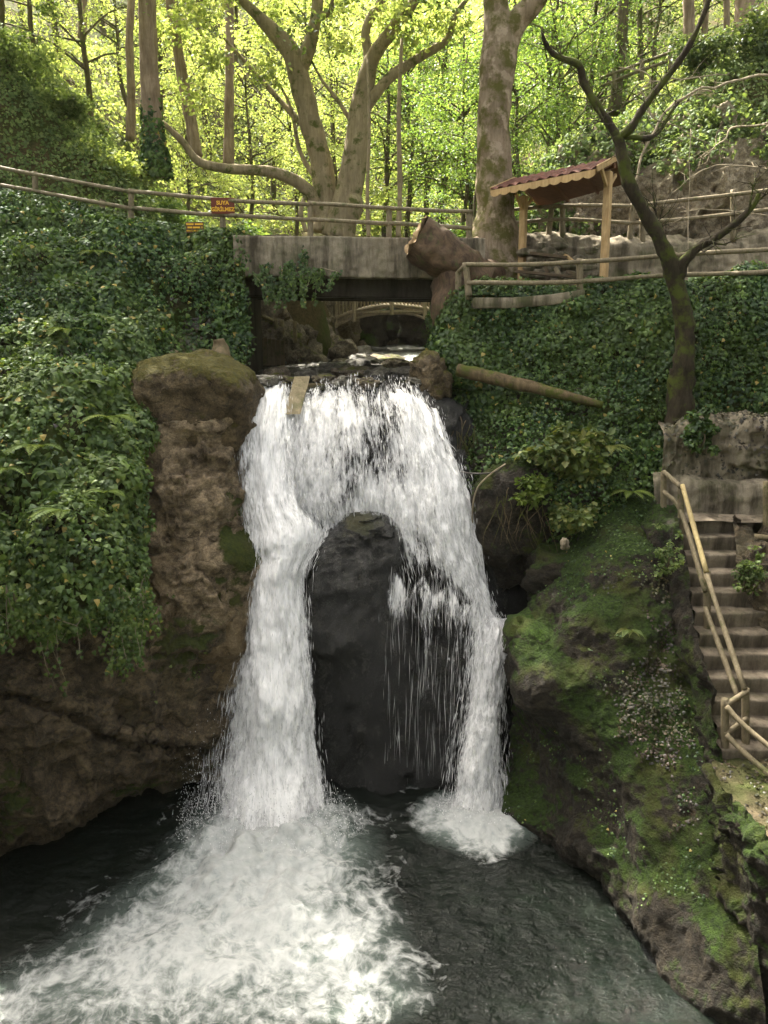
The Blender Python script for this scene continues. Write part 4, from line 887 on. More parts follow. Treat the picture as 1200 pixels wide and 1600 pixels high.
wallgrid('stair_wall', ml, 150, 40, M['mossy'], 'mossy side wall holding up the left edge of the steps', (.09, .09, .03), seed=84)
sw = [[(1140,822,14.35),(1170,826,14.25),(1200,838,14.2),(1290,850,14)], [(1148,838,14.1),(1175,845,13.9),(1200,850,13.8),(1290,870,13.6)], [(1162,905,13.4),(1184,905,13.2),(1208,910,13.1),(1290,920,13)], [(1196,985,12.7),(1212,985,12.5),(1232,985,12.4),(1300,990,12.3)], [(1240,1080,11.9),(1255,1080,11.7),(1270,1080,11.6),(1310,1080,11.5)], [(1285,1190,11.1),(1295,1190,11),(1305,1190,11),(1320,1190,10.9)]]
wallgrid('dry_stone_wall', sw, 120, 70, M['rock_low'], 'rough dark dry stone wall right of the steps', (.1, .16, .05), seed=85)
lw = [[(1020,742,15.35),(1060,744,15.3),(1120,747,15.2),(1200,752,15.1),(1300,756,15)], [(1020,752,15.1),(1060,754,15.05),(1120,757,14.95),(1200,762,14.85),(1300,766,14.8)], [(1022,790,15.05),(1060,790,15),(1120,795,14.9),(1200,800,14.8),(1300,805,14.75)], [(1024,835,15),(1060,835,14.95),(1120,838,14.85),(1200,840,14.75),(1300,845,14.7)]]
wallgrid('landing_wall', lw, 50, 110, M['conc'], 'leaf strewn concrete wall behind the top of the steps', (.03, .05, .02), seed=86)
o = slab('landing', P(1056, 812, 14.3)[0], P(1320, 812, 14.3)[0], 14.2, 15.05, lambda x, y: La[2] + .0 * x - .012, 50, 20, M['step']); tag(o, 'dirty concrete landing at the top of the steps', 'landing', kind='structure')
rb_ = [[(1028,662,15.9),(1060,655,15.9),(1120,650,15.9),(1200,655,15.8),(1300,660,15.7)], [(1036,676,15.5),(1065,668,15.45),(1120,664,15.45),(1200,668,15.35),(1300,672,15.3)], [(1034,710,15.4),(1070,708,15.35),(1120,708,15.3),(1200,708,15.25),(1300,710,15.2)], [(1030,752,15.35),(1070,752,15.3),(1120,752,15.25),(1200,752,15.2),(1300,755,15.15)]]
_, G_RB = wallgrid('low_wall', rb_, 60, 120, M['wallst'], 'low rough concrete wall between the ivy and the stair landing', (.08, .09, .03), seed=87)
# lower landing path
pz = Lb[2] - .16
pc = [P(1118, 1187, 10.95)[:2], PZ(1130, 1190, pz)[:2]]
lp = [[PZ(1128,1160,pz),PZ(1165,1150,pz),PZ(1330,1150,pz)],[PZ(1112,1195,pz),PZ(1170,1195,pz),PZ(1330,1195,pz)],[PZ(1136,1240,pz),PZ(1180,1240,pz),PZ(1330,1240,pz)],[PZ(1180,1290,pz),PZ(1230,1290,pz),PZ(1340,1290,pz)],[PZ(1240,1345,pz),PZ(1290,1345,pz),PZ(1350,1345,pz)]]
G = surf(lp, 60, 60, world=True); G[..., 2] += .03 * fbm(G * 2.5, 3, 5); G_LP = G
o = gmesh('path', G, M['dirt']); tag(o, 'narrow leaf strewn path at the foot of the steps', 'path', kind='structure')
ke = [[PZ(1108,1196,pz),PZ(1138,1246,pz),PZ(1184,1298,pz),PZ(1246,1355,pz)],[PZ(1102,1198,pz),PZ(1131,1250,pz),PZ(1177,1304,pz),PZ(1240,1362,pz)],[PZ(1103,1212,pz-.12),PZ(1132,1264,pz-.12),PZ(1178,1320,pz-.12),PZ(1240,1380,pz-.12)],[PZ(1105,1260,pz-.6),PZ(1134,1315,pz-.6),PZ(1178,1380,pz-.7),PZ(1236,1440,pz-.8)],[PZ(1095,1380,.9),PZ(1120,1430,.8),PZ(1170,1500,.7),PZ(1250,1580,.6)],[PZ(1105,1560,-.8),PZ(1140,1600,-.8),PZ(1190,1660,-.8),PZ(1280,1740,-.8)]]
G = surf(ke, 130, 110, world=True); G = rocky(G, .04, .1, .03, 88); o = gmesh('path_edge', G, M['mossy']); tag(o, 'mossy stone wall carrying the lower path edge', 'wall')
G_PE = G

# ------------------------------------------------------------------ shelter
hut = thing('roofed_shelter', 'small new pine shelter with a red corrugated roof on the terrace', 'shelter', P(880, 455, 18.6))
fl, fr = P(768, 299, 19.7), P(931, 266, 17.45); rl, rr_ = P(806, 282, 20.55), P(962, 249, 18.35); bl, b_r = P(845, 322, 21.3), P(987, 283, 19.2)
def roofgrid(a, b, c, d, nu, nv, wave, off):
    """a-b eave, c-d ridge"""
    u = np.linspace(0, 1, nu)[None, :, None]; v = np.linspace(0, 1, nv)[:, None, None]
    G = (a * (1 - u) + b * u) * (1 - v) + (c * (1 - u) + d * u) * v; n_ = np.cross(b - a, c - a); n_ /= np.linalg.norm(n_); n_ = n_ if n_[2] > 0 else -n_
    return G + n_ * (off + wave * np.cos(u * 2 * math.pi * 10) * (1 + 0 * v))
for (a, b, c, d) in ((fl, fr, rl, rr_), (bl, b_r, rl, rr_)):
    T_ = roofgrid(a, b, c, d, 121, 24, .022, .055); Bm = roofgrid(a, b, c, d, 121, 24, .022, .035)
    st_ = (np.arange(24) % 6 / 6 * .012)[:, None, None] * np.array([0, 0, -1.]); T_ = T_ + st_
    V = np.concatenate([T_.reshape(-1, 3), Bm.reshape(-1, 3)]); Fq = gridF(24, 121); nb = 24 * 121
    e = np.arange(120); rim = np.stack([e, e + 1, nb + e + 1, nb + e], -1)
    mk('roof', V, [np.concatenate([Fq, Fq[:, ::-1] + nb, rim[:, ::-1]])], M['shingle'], hut)
    # boards under the sheet
    m = MB(); nb_ = 7
    for k in range(nb_):
        t0, t1 = k / nb_, (k + .94) / nb_; p = [a + (c - a) * t0, b + (d - b) * t0, b + (d - b) * t1, a + (c - a) * t1]
        cc = sum(p) / 4; ax = (p[1] - p[0]) / 2; ay = (p[3] - p[0]) / 2; nz_ = np.cross(ax, ay); nz_ /= np.linalg.norm(nz_); m.box(cc - nz_ * np.sign(nz_[2]) * .012, ax * .985, ay, nz_ * .012)
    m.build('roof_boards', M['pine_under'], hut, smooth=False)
def beam(name, a, b, w, h, mat, parent, up=(0, 0, 1)):
    a, b = np.asarray(a, float), np.asarray(b, float); d = (b - a) / 2; s = np.cross(d, up); s = s / np.linalg.norm(s); u = np.cross(s, d); u /= np.linalg.norm(u)
    m = MB(); m.box((a + b) / 2, d, s * w / 2, u * h / 2); return m.build(name, mat, parent, smooth=False)
# scalloped eave fascia
nu = 200; u = np.linspace(0, 1, nu); dn = .085 + .05 * np.abs(np.sin(u * math.pi * 10)) ** .7
dirv = unit(fr - fl); outv = np.cross(dirv, [0, 0, 1.]); outv = outv if outv[1] < 0 else -outv
base = fl[None] * (1 - u[:, None]) + fr[None] * u[:, None]
rows = np.stack([base + np.array([0, 0, .02]), base - np.array([0, 0, 1.]) * dn[:, None] - outv * 0, base - np.array([0, 0, 1.]) * dn[:, None] - outv * .025, base + np.array([0, 0, .02]) - outv * .025]) + outv * .03
mk('fascia', rows.reshape(-1, 3), [gridF(4, nu)], M['pine'], hut, smooth=False)
up_ = np.array([0, 0, .03])
for a, b in ((fr, rr_), (rr_, b_r), (fl, rl), (rl, bl)):
    o_ = unit(fr - fl) * (.03 if a is fr or b is b_r else -.03); beam('barge_board', a + o_ + up_, b + o_ + up_, .03, .12, M['pine'], hut)
pb = P(943, 449, 18.05); pt = P(943, 268, 18.2); pb[2] = 9.62
lb_ = P(814, 462, 20.0); lt = P(814, 306, 20.1); lb_[2] = 9.62; lt[0] = lb_[0]; pt[0] = pb[0]
beam('post', pb, pt, .15, .15, M['pine'], hut, up=(.6, .8, 0)); beam('post', lb_, lt, .15, .15, M['pine'], hut, up=(.6, .8, 0))
gx = (b_r - fr)
for (t, base_) in ((pt, fr), (lt, fl)):
    c0 = np.array([t[0], t[1], t[2] - .35]); g_ = unit(np.array([gx[0], gx[1], 0]))
    for s in (-1, 1): beam('brace', c0, c0 + g_ * s * .42 + np.array([0, 0, .34]), .06, .08, M['pine'], hut)
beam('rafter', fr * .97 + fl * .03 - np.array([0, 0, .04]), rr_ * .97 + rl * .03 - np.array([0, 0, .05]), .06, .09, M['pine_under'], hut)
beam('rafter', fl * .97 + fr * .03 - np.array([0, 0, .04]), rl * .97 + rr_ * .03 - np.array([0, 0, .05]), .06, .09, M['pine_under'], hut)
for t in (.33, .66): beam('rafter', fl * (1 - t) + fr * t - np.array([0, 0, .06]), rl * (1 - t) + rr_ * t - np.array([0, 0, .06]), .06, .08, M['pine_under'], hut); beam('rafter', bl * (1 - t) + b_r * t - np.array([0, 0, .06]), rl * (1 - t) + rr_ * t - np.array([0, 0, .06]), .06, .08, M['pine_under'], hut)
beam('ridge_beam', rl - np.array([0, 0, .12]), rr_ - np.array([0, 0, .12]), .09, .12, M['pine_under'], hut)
bt = thing('picnic_table', 'collapsed dark wooden picnic table under the shelter roof', 'table', P(860, 455, 19.0))
for (x0, y0, x1, y1, Y0, Y1, w, h, mt) in ((830, 396, 887, 403, 19.4, 19.1, .32, .07, 'bench'), (883, 398, 900, 412, 19.1, 18.9, .12, .05, 'pine'), (806, 424, 905, 434, 19.1, 18.7, .25, .06, 'bench'), (868, 418, 886, 455, 18.9, 18.7, .07, .09, 'rail'), (886, 424, 930, 438, 18.9, 18.6, .14, .07, 'bench'), (835, 440, 900, 452, 18.9, 18.7, .2, .06, 'bench'), (905, 436, 945, 470, 18.9, 18.6, .1, .06, 'rail'), (850, 406, 862, 455, 19.2, 19.1, .07, .08, 'bench')):
    beam('plank', P(x0, y0, Y0), P(x1, y1, Y1), w, h, M[mt], bt)
rs = np.random.default_rng(8)
for k in range(26):
    x, y = rs.uniform(815, 935), rs.uniform(380, 462); 
    blob('rubble_stone', P(x, y, 20.1 - .9 * (y - 380) / 80), (rs.uniform(.1, .26), .14, rs.uniform(.06, .13)), M['wallst'], int(k), 'grey stone lying in the rubble heap behind the collapsed table', cat='stone', group='rubble stones under the shelter', sub=3, disp=.25)

# ------------------------------------------------------------------ signs
def board(name, label, cat, x0, y0, x1, y1, Y, mat, th=.03):
    a, b = P(x0, y1, Y), P(x1, y0, Y); c = (a + b) / 2; t = thing(name, label, cat, c - np.array([0, 0, (b[2] - a[2]) / 2]))
    m = MB(); m.box(c, ((b[0] - a[0]) / 2, 0, 0), (0, th / 2, 0), (0, 0, (b[2] - a[2]) / 2)); m.build('board', mat, t, smooth=False); return t, c, b[0] - a[0], b[2] - a[2]
t, c, w, h = board('warning_sign', 'brown sign with yellow letters reading SUYA GİRİLMEZ on the fence', 'sign', 330.5, 309, 366, 334, 19.86, M['sign'])
for txt, dz, sc in (('SUYA', .17, .27), ('GİRİLMEZ', -.24, .27)):
    cu = bpy.data.curves.new('lettering', 'FONT'); cu.body = txt; cu.align_x = 'CENTER'; cu.align_y = 'CENTER'; cu.size = h * sc * 1.25; cu.extrude = .003; cu.offset = .004; cu.materials.append(M['yellow'])
    tmp = bpy.data.objects.new('lettering', cu); me_ = bpy.data.meshes.new_from_object(tmp); bpy.data.objects.remove(tmp); bpy.data.curves.remove(cu)
    ob = bpy.data.objects.new('lettering', me_); COL.objects.link(ob); ob.parent = t; ob.rotation_euler = (rad(90), 0, 0)
    ob.location = tuple(c + np.array([0, -.02, dz * h]) - wloc(t))
t, c, w, h = board('notice_sign', 'small dark notice with three yellow lines low in the ivy', 'sign', 291, 347, 318, 364, 19.75, M['signdk'])
for k, (segs) in enumerate((((-.46, -.06), (.02, .46)), ((-.40, -.14), (-.10, .30), (.36, .46)), ((-.46, .06), (.10, .16), (.2, .46)))):
    m = MB(); zc = (.30 - .30 * k) * h; hh = (.075 if k < 2 else .06) * h
    for a, b in segs: m.box(c + np.array([(a + b) / 2 * w, -.02, zc]), ((b - a) / 2 * w, 0, 0), (0, .004, 0), (0, 0, hh))
    m.build('lettering', M['yellow'], t, smooth=False)

# ------------------------------------------------------------------ arched footbridge in the gorge
ab = thing('arched_footbridge', 'small arched wooden footbridge with baluster railing up the gorge', 'bridge', P(600, 500, 30))
for Y in (30.0, 31.3):
    k0 = 0 if Y == 30 else 1
    for pts, r in (([(505, 503), (524, 497), (560, 484), (612, 476), (668, 482), (700, 492)], .075), ([(556, 489), (663, 487)], .085), ([(519, 511), (552, 489)], .085), ([(520, 512), (556, 497), (600, 489), (640, 490), (672, 501), (690, 512)], .05), ([(556, 489), (612, 477)], .06), ([(612, 477), (663, 487)], .06)):
        m = MB(); q = np.array([P(x, y, Y) for x, y in pts]); q = cr(q, 12); m.tube(q, r, 4, .03, k0); m.build('beam', M['arch'], ab, smooth=False)
    for x in (524, 553, 612, 664):
        y = np.interp(x, [505, 524, 560, 612, 668, 700], [503, 497, 484, 476, 482, 492]); m = MB(); m.tube([P(x, y + 16, Y - .05), P(x, y - 42, Y - .05)], .085, 6); m.build('post', M['arch'], ab, smooth=False)
    for x in np.arange(530, 700, 5.6):
        y = np.interp(x, [505, 524, 560, 612, 668, 700], [503, 497, 484, 476, 482, 492]); m = MB(); m.tube([P(x, y, Y), P(x, y - 36, Y)], .035, 5); m.build('baluster', M['arch'], ab)
    m = MB(); m.tube(cr(np.array([P(x, y - 38, Y) for x, y in ((505, 503), (560, 484), (612, 476), (668, 482), (700, 492))]), 12), .06, 6); m.build('handrail', M['arch'], ab)
m = MB(); q0 = cr(np.array([P(x, y, 29.95) for x, y in ((505, 503), (560, 484), (612, 476), (668, 482), (700, 492))]), 26)
for a, b in zip(q0[:-1], q0[1:]): m.box((a + b) / 2 + np.array([0, .7, -.02]), (b - a) * .47, (0, .75, 0), (0, 0, .03))
m.build('deck', M['arch'], ab, smooth=False)

# ------------------------------------------------------------------ gorge rocks and stream stones
blob('mossy_boulder', P(538, 560, 25.6), (.42, .45, .6), M['gorge'], 31, 'yellow mossy boulder under the left end of the arched footbridge', disp=.2)
for i, (x, y, Y, r) in enumerate(((470, 560, 24.2, (.3, .3, .3)), (590, 520, 35, (1.7, 1., 1.5)), (640, 515, 35.5, (1.6, 1., 1.8)), (690, 520, 34, (1.6, 1.1, 1.7)), (545, 525, 34, (1.5, 1., 1.6)))):
    blob('gorge_rock', P(x, y, Y), r, M['mossy'] if i else M['gorge'], 40 + i, ('brown rock on the left stream bank behind the vine hanging from the bridge' if i == 0 else 'dark rock of the shaded gorge wall behind the arched footbridge'), cat='rock', group=None if i == 0 else 'dark gorge rocks', disp=.28)
blob('pale_rock', P(412, 490, 24.4), (.55, .4, .75), M['cliff'], 46, 'pale rock face seen at the left end under the bridge', cat='rock', disp=.3)
top_ = [(-5.2,23.2),(-3.9,24.6),(-1.9,26.6),(-1.9,30.5),(-.3,35.2),(2.9,34.4),(3.9,29),(3.3,22.7)]; mid_ = [(-4.4,23.0),(-3.3,24.0),(-2.3,26.2),(-2.1,30.3),(-.2,34.5),(2.4,33.6),(2.9,29),(2.4,22.7)]; bot_ = [(-3.5,22.9),(-2.7,23.4),(-1.5,25.2),(-1.2,30),(0,33.6),(1.9,32.9),(2.3,29),(1.8,22.7)]
gw = [[(x, y + .1, 11.7) for x, y in top_], [(x, y, 11.0) for x, y in top_], [(x, y, 9.5) for x, y in mid_], [(x, y, 7.2) for x, y in bot_]]
Gw = surf(gw, 60, 170, world=True); Gw = rocky(Gw, .2, .26, .05, 89); o = gmesh('gorge_wall', Gw, M['gorge']); tag(o, 'mossy rock walls closing the gorge upstream', 'rock face', kind='structure')
rs = np.random.default_rng(12)
sp = [(432, 583, .28), (450, 576, .3), (470, 572, .26), (448, 590, .2), (498, 580, .3), (520, 578, .42), (545, 582, .45), (560, 574, .4), (575, 570, .5), (600, 566, .55), (590, 584, .32), (612, 580, .3), (622, 572, .4), (640, 583, .4), (660, 580, .35), (505, 589, .22), (540, 592, .22), (486, 566, .4), (520, 562, .5), (560, 560, .6), (620, 556, .6), (440, 566, .4), (462, 562, .5), (650, 592, .2), (575, 594, .18), (425, 570, .3), (500, 572, .34), (535, 568, .38), (480, 584, .22), (418, 592, .25)]
for i, (x, y, r) in enumerate(sp):
    p = PZ(x, y, 7.95)
    if p[1] > 34: p = P(x, y, 31)
    blob('stream_stone', p - np.array([0, 0, .06]), (r * rs.uniform(.9, 1.4), r, r * rs.uniform(.4, .65)), M['stream_rock'] if i % 3 else M['gorge'], 60 + i, 'wet mossy stone in the stream bed under the bridge', cat='stone', group='stones in the stream bed', sub=4, disp=.25, rotz=rs.uniform(0, 3))
blob('lip_rock', P(672, 596, 17.3), (.42, .5, .5), M['boulder'], 95, 'brown mossy rock at the right end of the waterfall lip', disp=.22)
blob('pale_stone', P(882, 851, 14.0), (.075, .06, .10), M['wallst'], 97, 'pale cream stone perched on the mossy shoulder rock', cat='stone', sub=4, disp=.25)
m = MB(); m.box((P(472, 590, 16.75) + P(457, 645, 16.0)) / 2, (P(457, 645, 16.0) - P(472, 590, 16.75)) / 2, (.155, .02, 0), np.array([0, .03, .03])); tag(m.build('wooden_board', M['rail_dk'], origin=P(457, 640, 16.35), smooth=False), 'tilted mossy board splitting the water at the lip of the fall', 'board')
m = MB(); m.box(P(480, 606, 17.5), (1.15, 0, 0), (0, .05, 0), (0, 0, .09)); tag(m.build('weir_board', M['oldwood'], origin=P(480, 606, 17.5), smooth=False), 'dark weir board lying across the stream above the fall', 'board')
m = MB()
for k in range(6): x = 408 + k * 6.6; m.box((P(x, 527 + k, 22.9) + P(x + 1, 588, 22.9)) / 2, (P(x + 1, 588, 22.9) - P(x, 527 + k, 22.9)) / 2, (.055, 0, 0), (0, .03, 0))
tag(m.build('plank_barrier', M['oldwood'], origin=P(425, 588, 22.9), smooth=False), 'upright brown plank barrier against the left abutment by the stream', 'barrier')
m = MB(); m.tube(cr(np.array([P(x, y, Y) for x, y, Y in ((655, 570, 18.4), (644, 600, 17.0), (650, 625, 16.4), (690, 715, 15.9), (715, 735, 15.7), (745, 740, 15.3), (775, 737, 15.1), (790, 725, 15.1))]), 50), .016, 6); tag(m.build('hose', M['black'], origin=P(655, 570, 18.4)), 'thin dark hose sagging from the lip rock to the bank', 'hose')
m = MB(); m.tube(cr(np.array([P(x, y, Y) for x, y, Y in ((790, 725, 15.1), (765, 742, 15.05), (745, 765, 15.2), (738, 800, 15.3), (740, 840, 15.4))]), 30), .016, 6); tag(m.build('hose', M['twig'], origin=P(790, 725, 15.1)), 'pale curved cable hanging over the mossy bulge beside the water', 'cable')
# fallen log
lg = thing('fallen_log', 'brown fallen log lying across the ivy bank on the right', 'log', P(720, 580, 17.1))
m = MB(); m.tube([P(715, 577, 17.0), P(760, 588, 16.8), (P(850, 610, 16.5)), P(942, 633, 16.2)], [.14, .14, .12, .075], 16, .14, 5, sub=12); m.build('trunk', M['log'], lg)
m = MB(); m.tube([P(345, 562, 17.4), P(344, 545, 17.5), P(341, 530, 17.5)], [.2, .19, .11], 12, .25, 9, sub=6, freq=5); tag(m.build('broken_stump', M['oldwood'], origin=P(345, 562, 17.4)), 'small splintered stump in the ivy behind the mossy boulder', 'stump')

# ------------------------------------------------------------------ foliage helpers
def foliage(C, Rd, n, size, rng, flat=.75, tmpl=DIA, upw=1.0, jit=.75):
    C = np.asarray(C, float); k = len(C); d = unit(rng.normal(0, 1, (k, n, 3))); r = rng.random((k, n, 1)) ** .45
    X = C[:, None] + d * r * np.asarray(Rd, float).reshape(-1, 1, 1) * np.array([1, 1, flat]); X = X.reshape(-1, 3)
    nr_ = np.tile([0, 0, upw], (len(X), 1)) + .4 * d.reshape(-1, 3)
    return leaves(X, nr_, size, rng, tmpl, tip=(0, 0, -.5), tipw=.5, jit=jit)
def limbs_from_px(L, jitter=0):
    out = []
    for l in L:
        out.append((np.array([P(x, y, Y) for x, y, Y, w in l]), np.array([w / 2 * mpp(Y, y) for x, y, Y, w in l])))
    return out
def px_tree(name, label, limbs, mat, base, bump=.14, seg=18, sub=8, cat='tree', crown=None, seed=0, freq=2.2, twigs=0):
    th = thing(name, label, cat, base); m = MB()
    for i, (p, r) in enumerate(limbs_from_px(limbs)): m.tube(p, r, seg if i < 2 else 10, bump, seed + i, sub=sub, freq=freq)
    if twigs:
        r_ = np.random.default_rng(seed + 9); LP = limbs_from_px(limbs)
        for k in range(twigs):
            p_, rr_2 = LP[r_.integers(1, len(LP))] if r_.random() < .85 else LP[0]; t_ = r_.uniform(.25, .98) * (len(p_) - 1); a_ = int(t_); b0 = p_[a_] + (p_[min(a_ + 1, len(p_) - 1)] - p_[a_]) * (t_ - a_)
            if b0[2] < 9.9: continue
            d_ = unit(unit(p_[min(a_ + 1, len(p_) - 1)] - p_[max(a_ - 1, 0)]) * .6 + r_.normal(0, .7, 3) + [0, 0, .25]); L_ = r_.uniform(.2, .8); n1 = 5; pp = [b0]
            for z_ in range(n1): d_ = unit(d_ + r_.normal(0, .22, 3)); pp.append(pp[-1] + d_ * L_ / n1)
            m.tube(pp, np.linspace(.011, .003, n1 + 1), 4, cap=False)
            for z_ in range(2):
                j_ = r_.integers(1, n1); e_ = pp[j_] + unit(d_ + r_.normal(0, .8, 3)) * L_ * .4; m.tube([pp[j_], (pp[j_] + e_) / 2 + r_.normal(0, .02, 3), e_], [.006, .004, .002], 4, cap=False)
    m.build('trunk', mat, th)
    if crown:
        C, Rd, n, size, mt = crown; v, f, t = foliage(C, Rd, n, size, np.random.default_rng(seed + 5)); mk('crown', v, [f], mt, th, smooth=False, attrs={'tone': t})
    return th
rt = np.random.default_rng(31)
# sycamore with two stems behind the bridge
L5 = [[(511,362,26.7,56),(510,320,26.7,42),(503,260,26.7,35),(487,200,26.7,33),(470,135,26.7,33),(455,82,26.7,30),(418,40,26.6,20),(378,0,26.5,15),(320,-60,26.3,10)],
 [(528,372,26.2,50),(540,320,26.2,44),(555,240,26.2,38),(563,170,26.2,33),(580,95,26.2,24),(615,45,26.1,20),(655,-10,26.0,16),(700,-90,25.9,11)],
 [(466,118,26.7,24),(486,62,26.7,21),(497,0,26.7,18),(498,-80,26.7,12)],
 [(565,178,26.2,20),(606,124,26.0,16),(655,90,25.9,14),(698,62,25.8,12),(712,22,25.7,9),(738,-12,25.7,7),(770,-60,25.7,5)],
 [(568,150,26.2,20),(576,95,26.3,17),(572,45,26.4,14),(600,-10,26.5,12),(610,-90,26.5,8)],
 [(505,345,26.5,22),(480,297,26.2,19),(440,273,26.0,18),(400,266,25.9,15),(350,263,25.8,14),(310,252,25.7,13),(284,220,25.6,10),(252,190,25.5,7)],
 [(492,215,26.7,12),(440,160,27.3,9),(395,110,27.7,6),(350,60,27.9,4)], [(497,23,26.7,12),(515,20,26.5,9),(520,-5,26.4,6)], [(540,300,26.1,20),(552,318,26.0,30),(545,345,26.0,26),(520,375,26.0,28)],
 [(508,300,26.6,9),(470,240,26.8,7),(455,170,27.0,5),(430,120,27.1,3)], [(480,300,26.2,8),(470,330,26.1,7),(478,362,26.1,8)], [(560,210,26.2,8),(530,160,26.4,6),(500,120,26.7,4),(470,60,26.9,3)]]
C5 = np.array([(rt.uniform(-12, 4), rt.uniform(20, 29), rt.uniform(17.2, 22)) for _ in range(95)] + [(rt.uniform(-17, -5), rt.uniform(17, 26), rt.uniform(19.5, 25)) for _ in range(25)] + [(rt.uniform(-11.5, -5.5), rt.uniform(18.5, 25), rt.uniform(18.8, 21)) for _ in range(52)])  # crown spread overhead out of view; last two sets added to shade the foam
C5 = C5[~((C5[:, 0] < -10.5) & (C5[:, 1] > 23.5)) & ~((C5[:, 0] > -3) & (C5[:, 1] > 22.5))]; px, py = proj(C5); C5 = C5[~((py > -20) & (px > 330) & (px < 820))]  # clumps cleared to let light reach the gorge and left slope
C5b = np.array([P(rt.uniform(260, 720), rt.uniform(-60, 70), rt.uniform(25.5, 30)) for _ in range(16)] + [P(x, y, 25.6) for x, y in ((700, 40), (640, 60), (610, 20), (330, 90), (300, 150), (420, 110), (530, 60))])
px_tree('sycamore_tree', 'two stemmed pale sycamore with a long low limb behind the bridge', L5, M['bark_syc'], P(520, 370, 26.5), crown=(np.concatenate([C5, C5b]), np.r_[np.full(len(C5), 1.25), np.full(len(C5b), .65)], 190, .17, M['leaf_a']), seed=3, bump=.12)
# huge trunk behind the cut stump
L6 = [[(766,490,20.9,170),(764,440,20.9,128),(768,395,20.8,100),(774,350,20.7,68),(773,290,20.7,56),(771,200,20.7,50),(777,110,20.7,54),(782,60,20.7,54),(775,15,20.7,40),(768,-60,20.8,34),(760,-160,21,24)],
 [(788,75,20.7,40),(806,35,20.6,36),(832,5,20.5,32),(870,-50,20.3,26),(920,-130,20,18)],
 [(755,400,20.6,60),(735,405,20.2,58),(712,425,19.6,56),(698,455,19.2,56)], [(792,420,20.6,40),(806,455,20.5,40),(812,490,20.5,46)]]
C6 = np.array([(rt.uniform(-2, 8), rt.uniform(18, 25), rt.uniform(18.6, 23)) for _ in range(48)] + [(rt.uniform(2, 12), rt.uniform(23, 33), rt.uniform(20, 25)) for _ in range(28)])  # second set: unseen clumps added to shade the right hillside
px, py = proj(C6); C6 = C6[~((py > -30) & (px > 560) & (px < 1150))]
px_tree('large_tree', 'massive grey brown tree trunk rising behind the terrace, mossy at its foot', L6, M['bark_big'], P(770, 462, 20.7), crown=(C6, np.full(len(C6), 1.2), 190, .17, M['leaf_b']), seed=13, bump=.10, seg=28)
# cut leaning stump
cs = thing('cut_tree_stump', 'thick sawn off leaning stump with a pale cut end beside the bridge', 'stump', P(700, 545, 18.7))
pts = [P(748,446,18.75), P(724,422,18.6), P(700,404,18.5), P(676,389,18.45), P(650,373,18.42)]
m = MB(); V, F4, F3 = tube(pts, [.50, .52, .52, .49, .47], 44, .17, 4, True, 10, 2.2)
Vt = V[:-2].reshape(-1, 44, 3); ends = Vt[-1].copy(); m.add(V, F4, F3[:44]); m.tube([P(716,418,18.6), P(708,440,18.55), P(702,480,18.45), P(697,530,18.4), P(696,605,18.35)], [.50, .48, .42, .36, .38], 30, .16, 6, sub=10, freq=1.8); m.tube([P(730,425,18.7), P(750,430,19.4), P(766,436,20.4)], [.45, .4, .45], 24, .16, 8, sub=8, freq=1.8); m.build('trunk', M['cut'], cs)
c = ends.mean(0); ax = unit(pts[-1] - pts[-2]); rings = [c + (ends - c) * s + ax * (.10 * fbm(((ends - c) * s + c) * 4, 3, 2)[:, None] + .02) for s in (.999, .9, .7, .45, .2, .02)]
mk('cut_face', np.concatenate(rings), [gridF(6, 44, True)], M['cutface'], cs)
# ivy on lower stump
# dead dark tree on the right
L7 = [[(1062,668,16.0,46),(1064,600,16.0,37),(1070,540,16.0,31),(1066,490,16.0,28),(1054,435,16.0,27),(1036,385,15.9,23),(1008,335,15.8,20),(985,290,15.7,19),(972,245,15.7,18),(966,212,15.7,18)],
 [(966,215,15.7,16),(950,190,15.7,13),(930,160,15.6,12),(912,130,15.6,12),(905,102,15.5,11),(880,92,15.5,9),(862,82,15.5,8),(850,62,15.4,6),(846,46,15.4,3)],
 [(967,214,15.7,16),(985,200,15.6,13),(1005,170,15.5,12),(1028,138,15.4,12),(1058,100,15.3,10),(1085,55,15.2,9),(1110,-5,15.1,8),(1135,-60,15,6)],
 [(1056,440,16.0,24),(1068,410,15.9,18),(1090,388,15.8,15),(1120,370,15.7,14),(1150,348,15.6,11),(1178,320,15.5,9),(1186,302,15.5,7)],
 [(1120,370,15.7,8),(1110,378,15.6,6),(1135,383,15.5,2)], [(1178,320,15.5,5),(1196,304,15.4,3),(1212,296,15.3,2)], [(968,216,15.7,10),(985,214,15.8,8),(1012,216,16,8),(1030,205,16.2,7),(1045,180,16.4,6),(1060,160,16.6,5)], [(1034,385,15.9,6),(1026,340,16,4),(1020,300,16.1,3)], [(930,160,15.6,5),(938,180,15.5,4),(945,195,15.5,2)],[(1170,330,15.5,4),(1176,296,15.4,2),(1180,280,15.4,1)],
 [(1058,672,15.9,36),(1055,620,15.95,20),(1052,575,16.0,12)]]
px_tree('bare_tree', 'dark leafless forked tree standing against the ivy wall on the right', L7, M['bark_dk'], P(1062, 665, 16.0), seed=23, bump=.22, freq=4.5, seg=14, twigs=90)
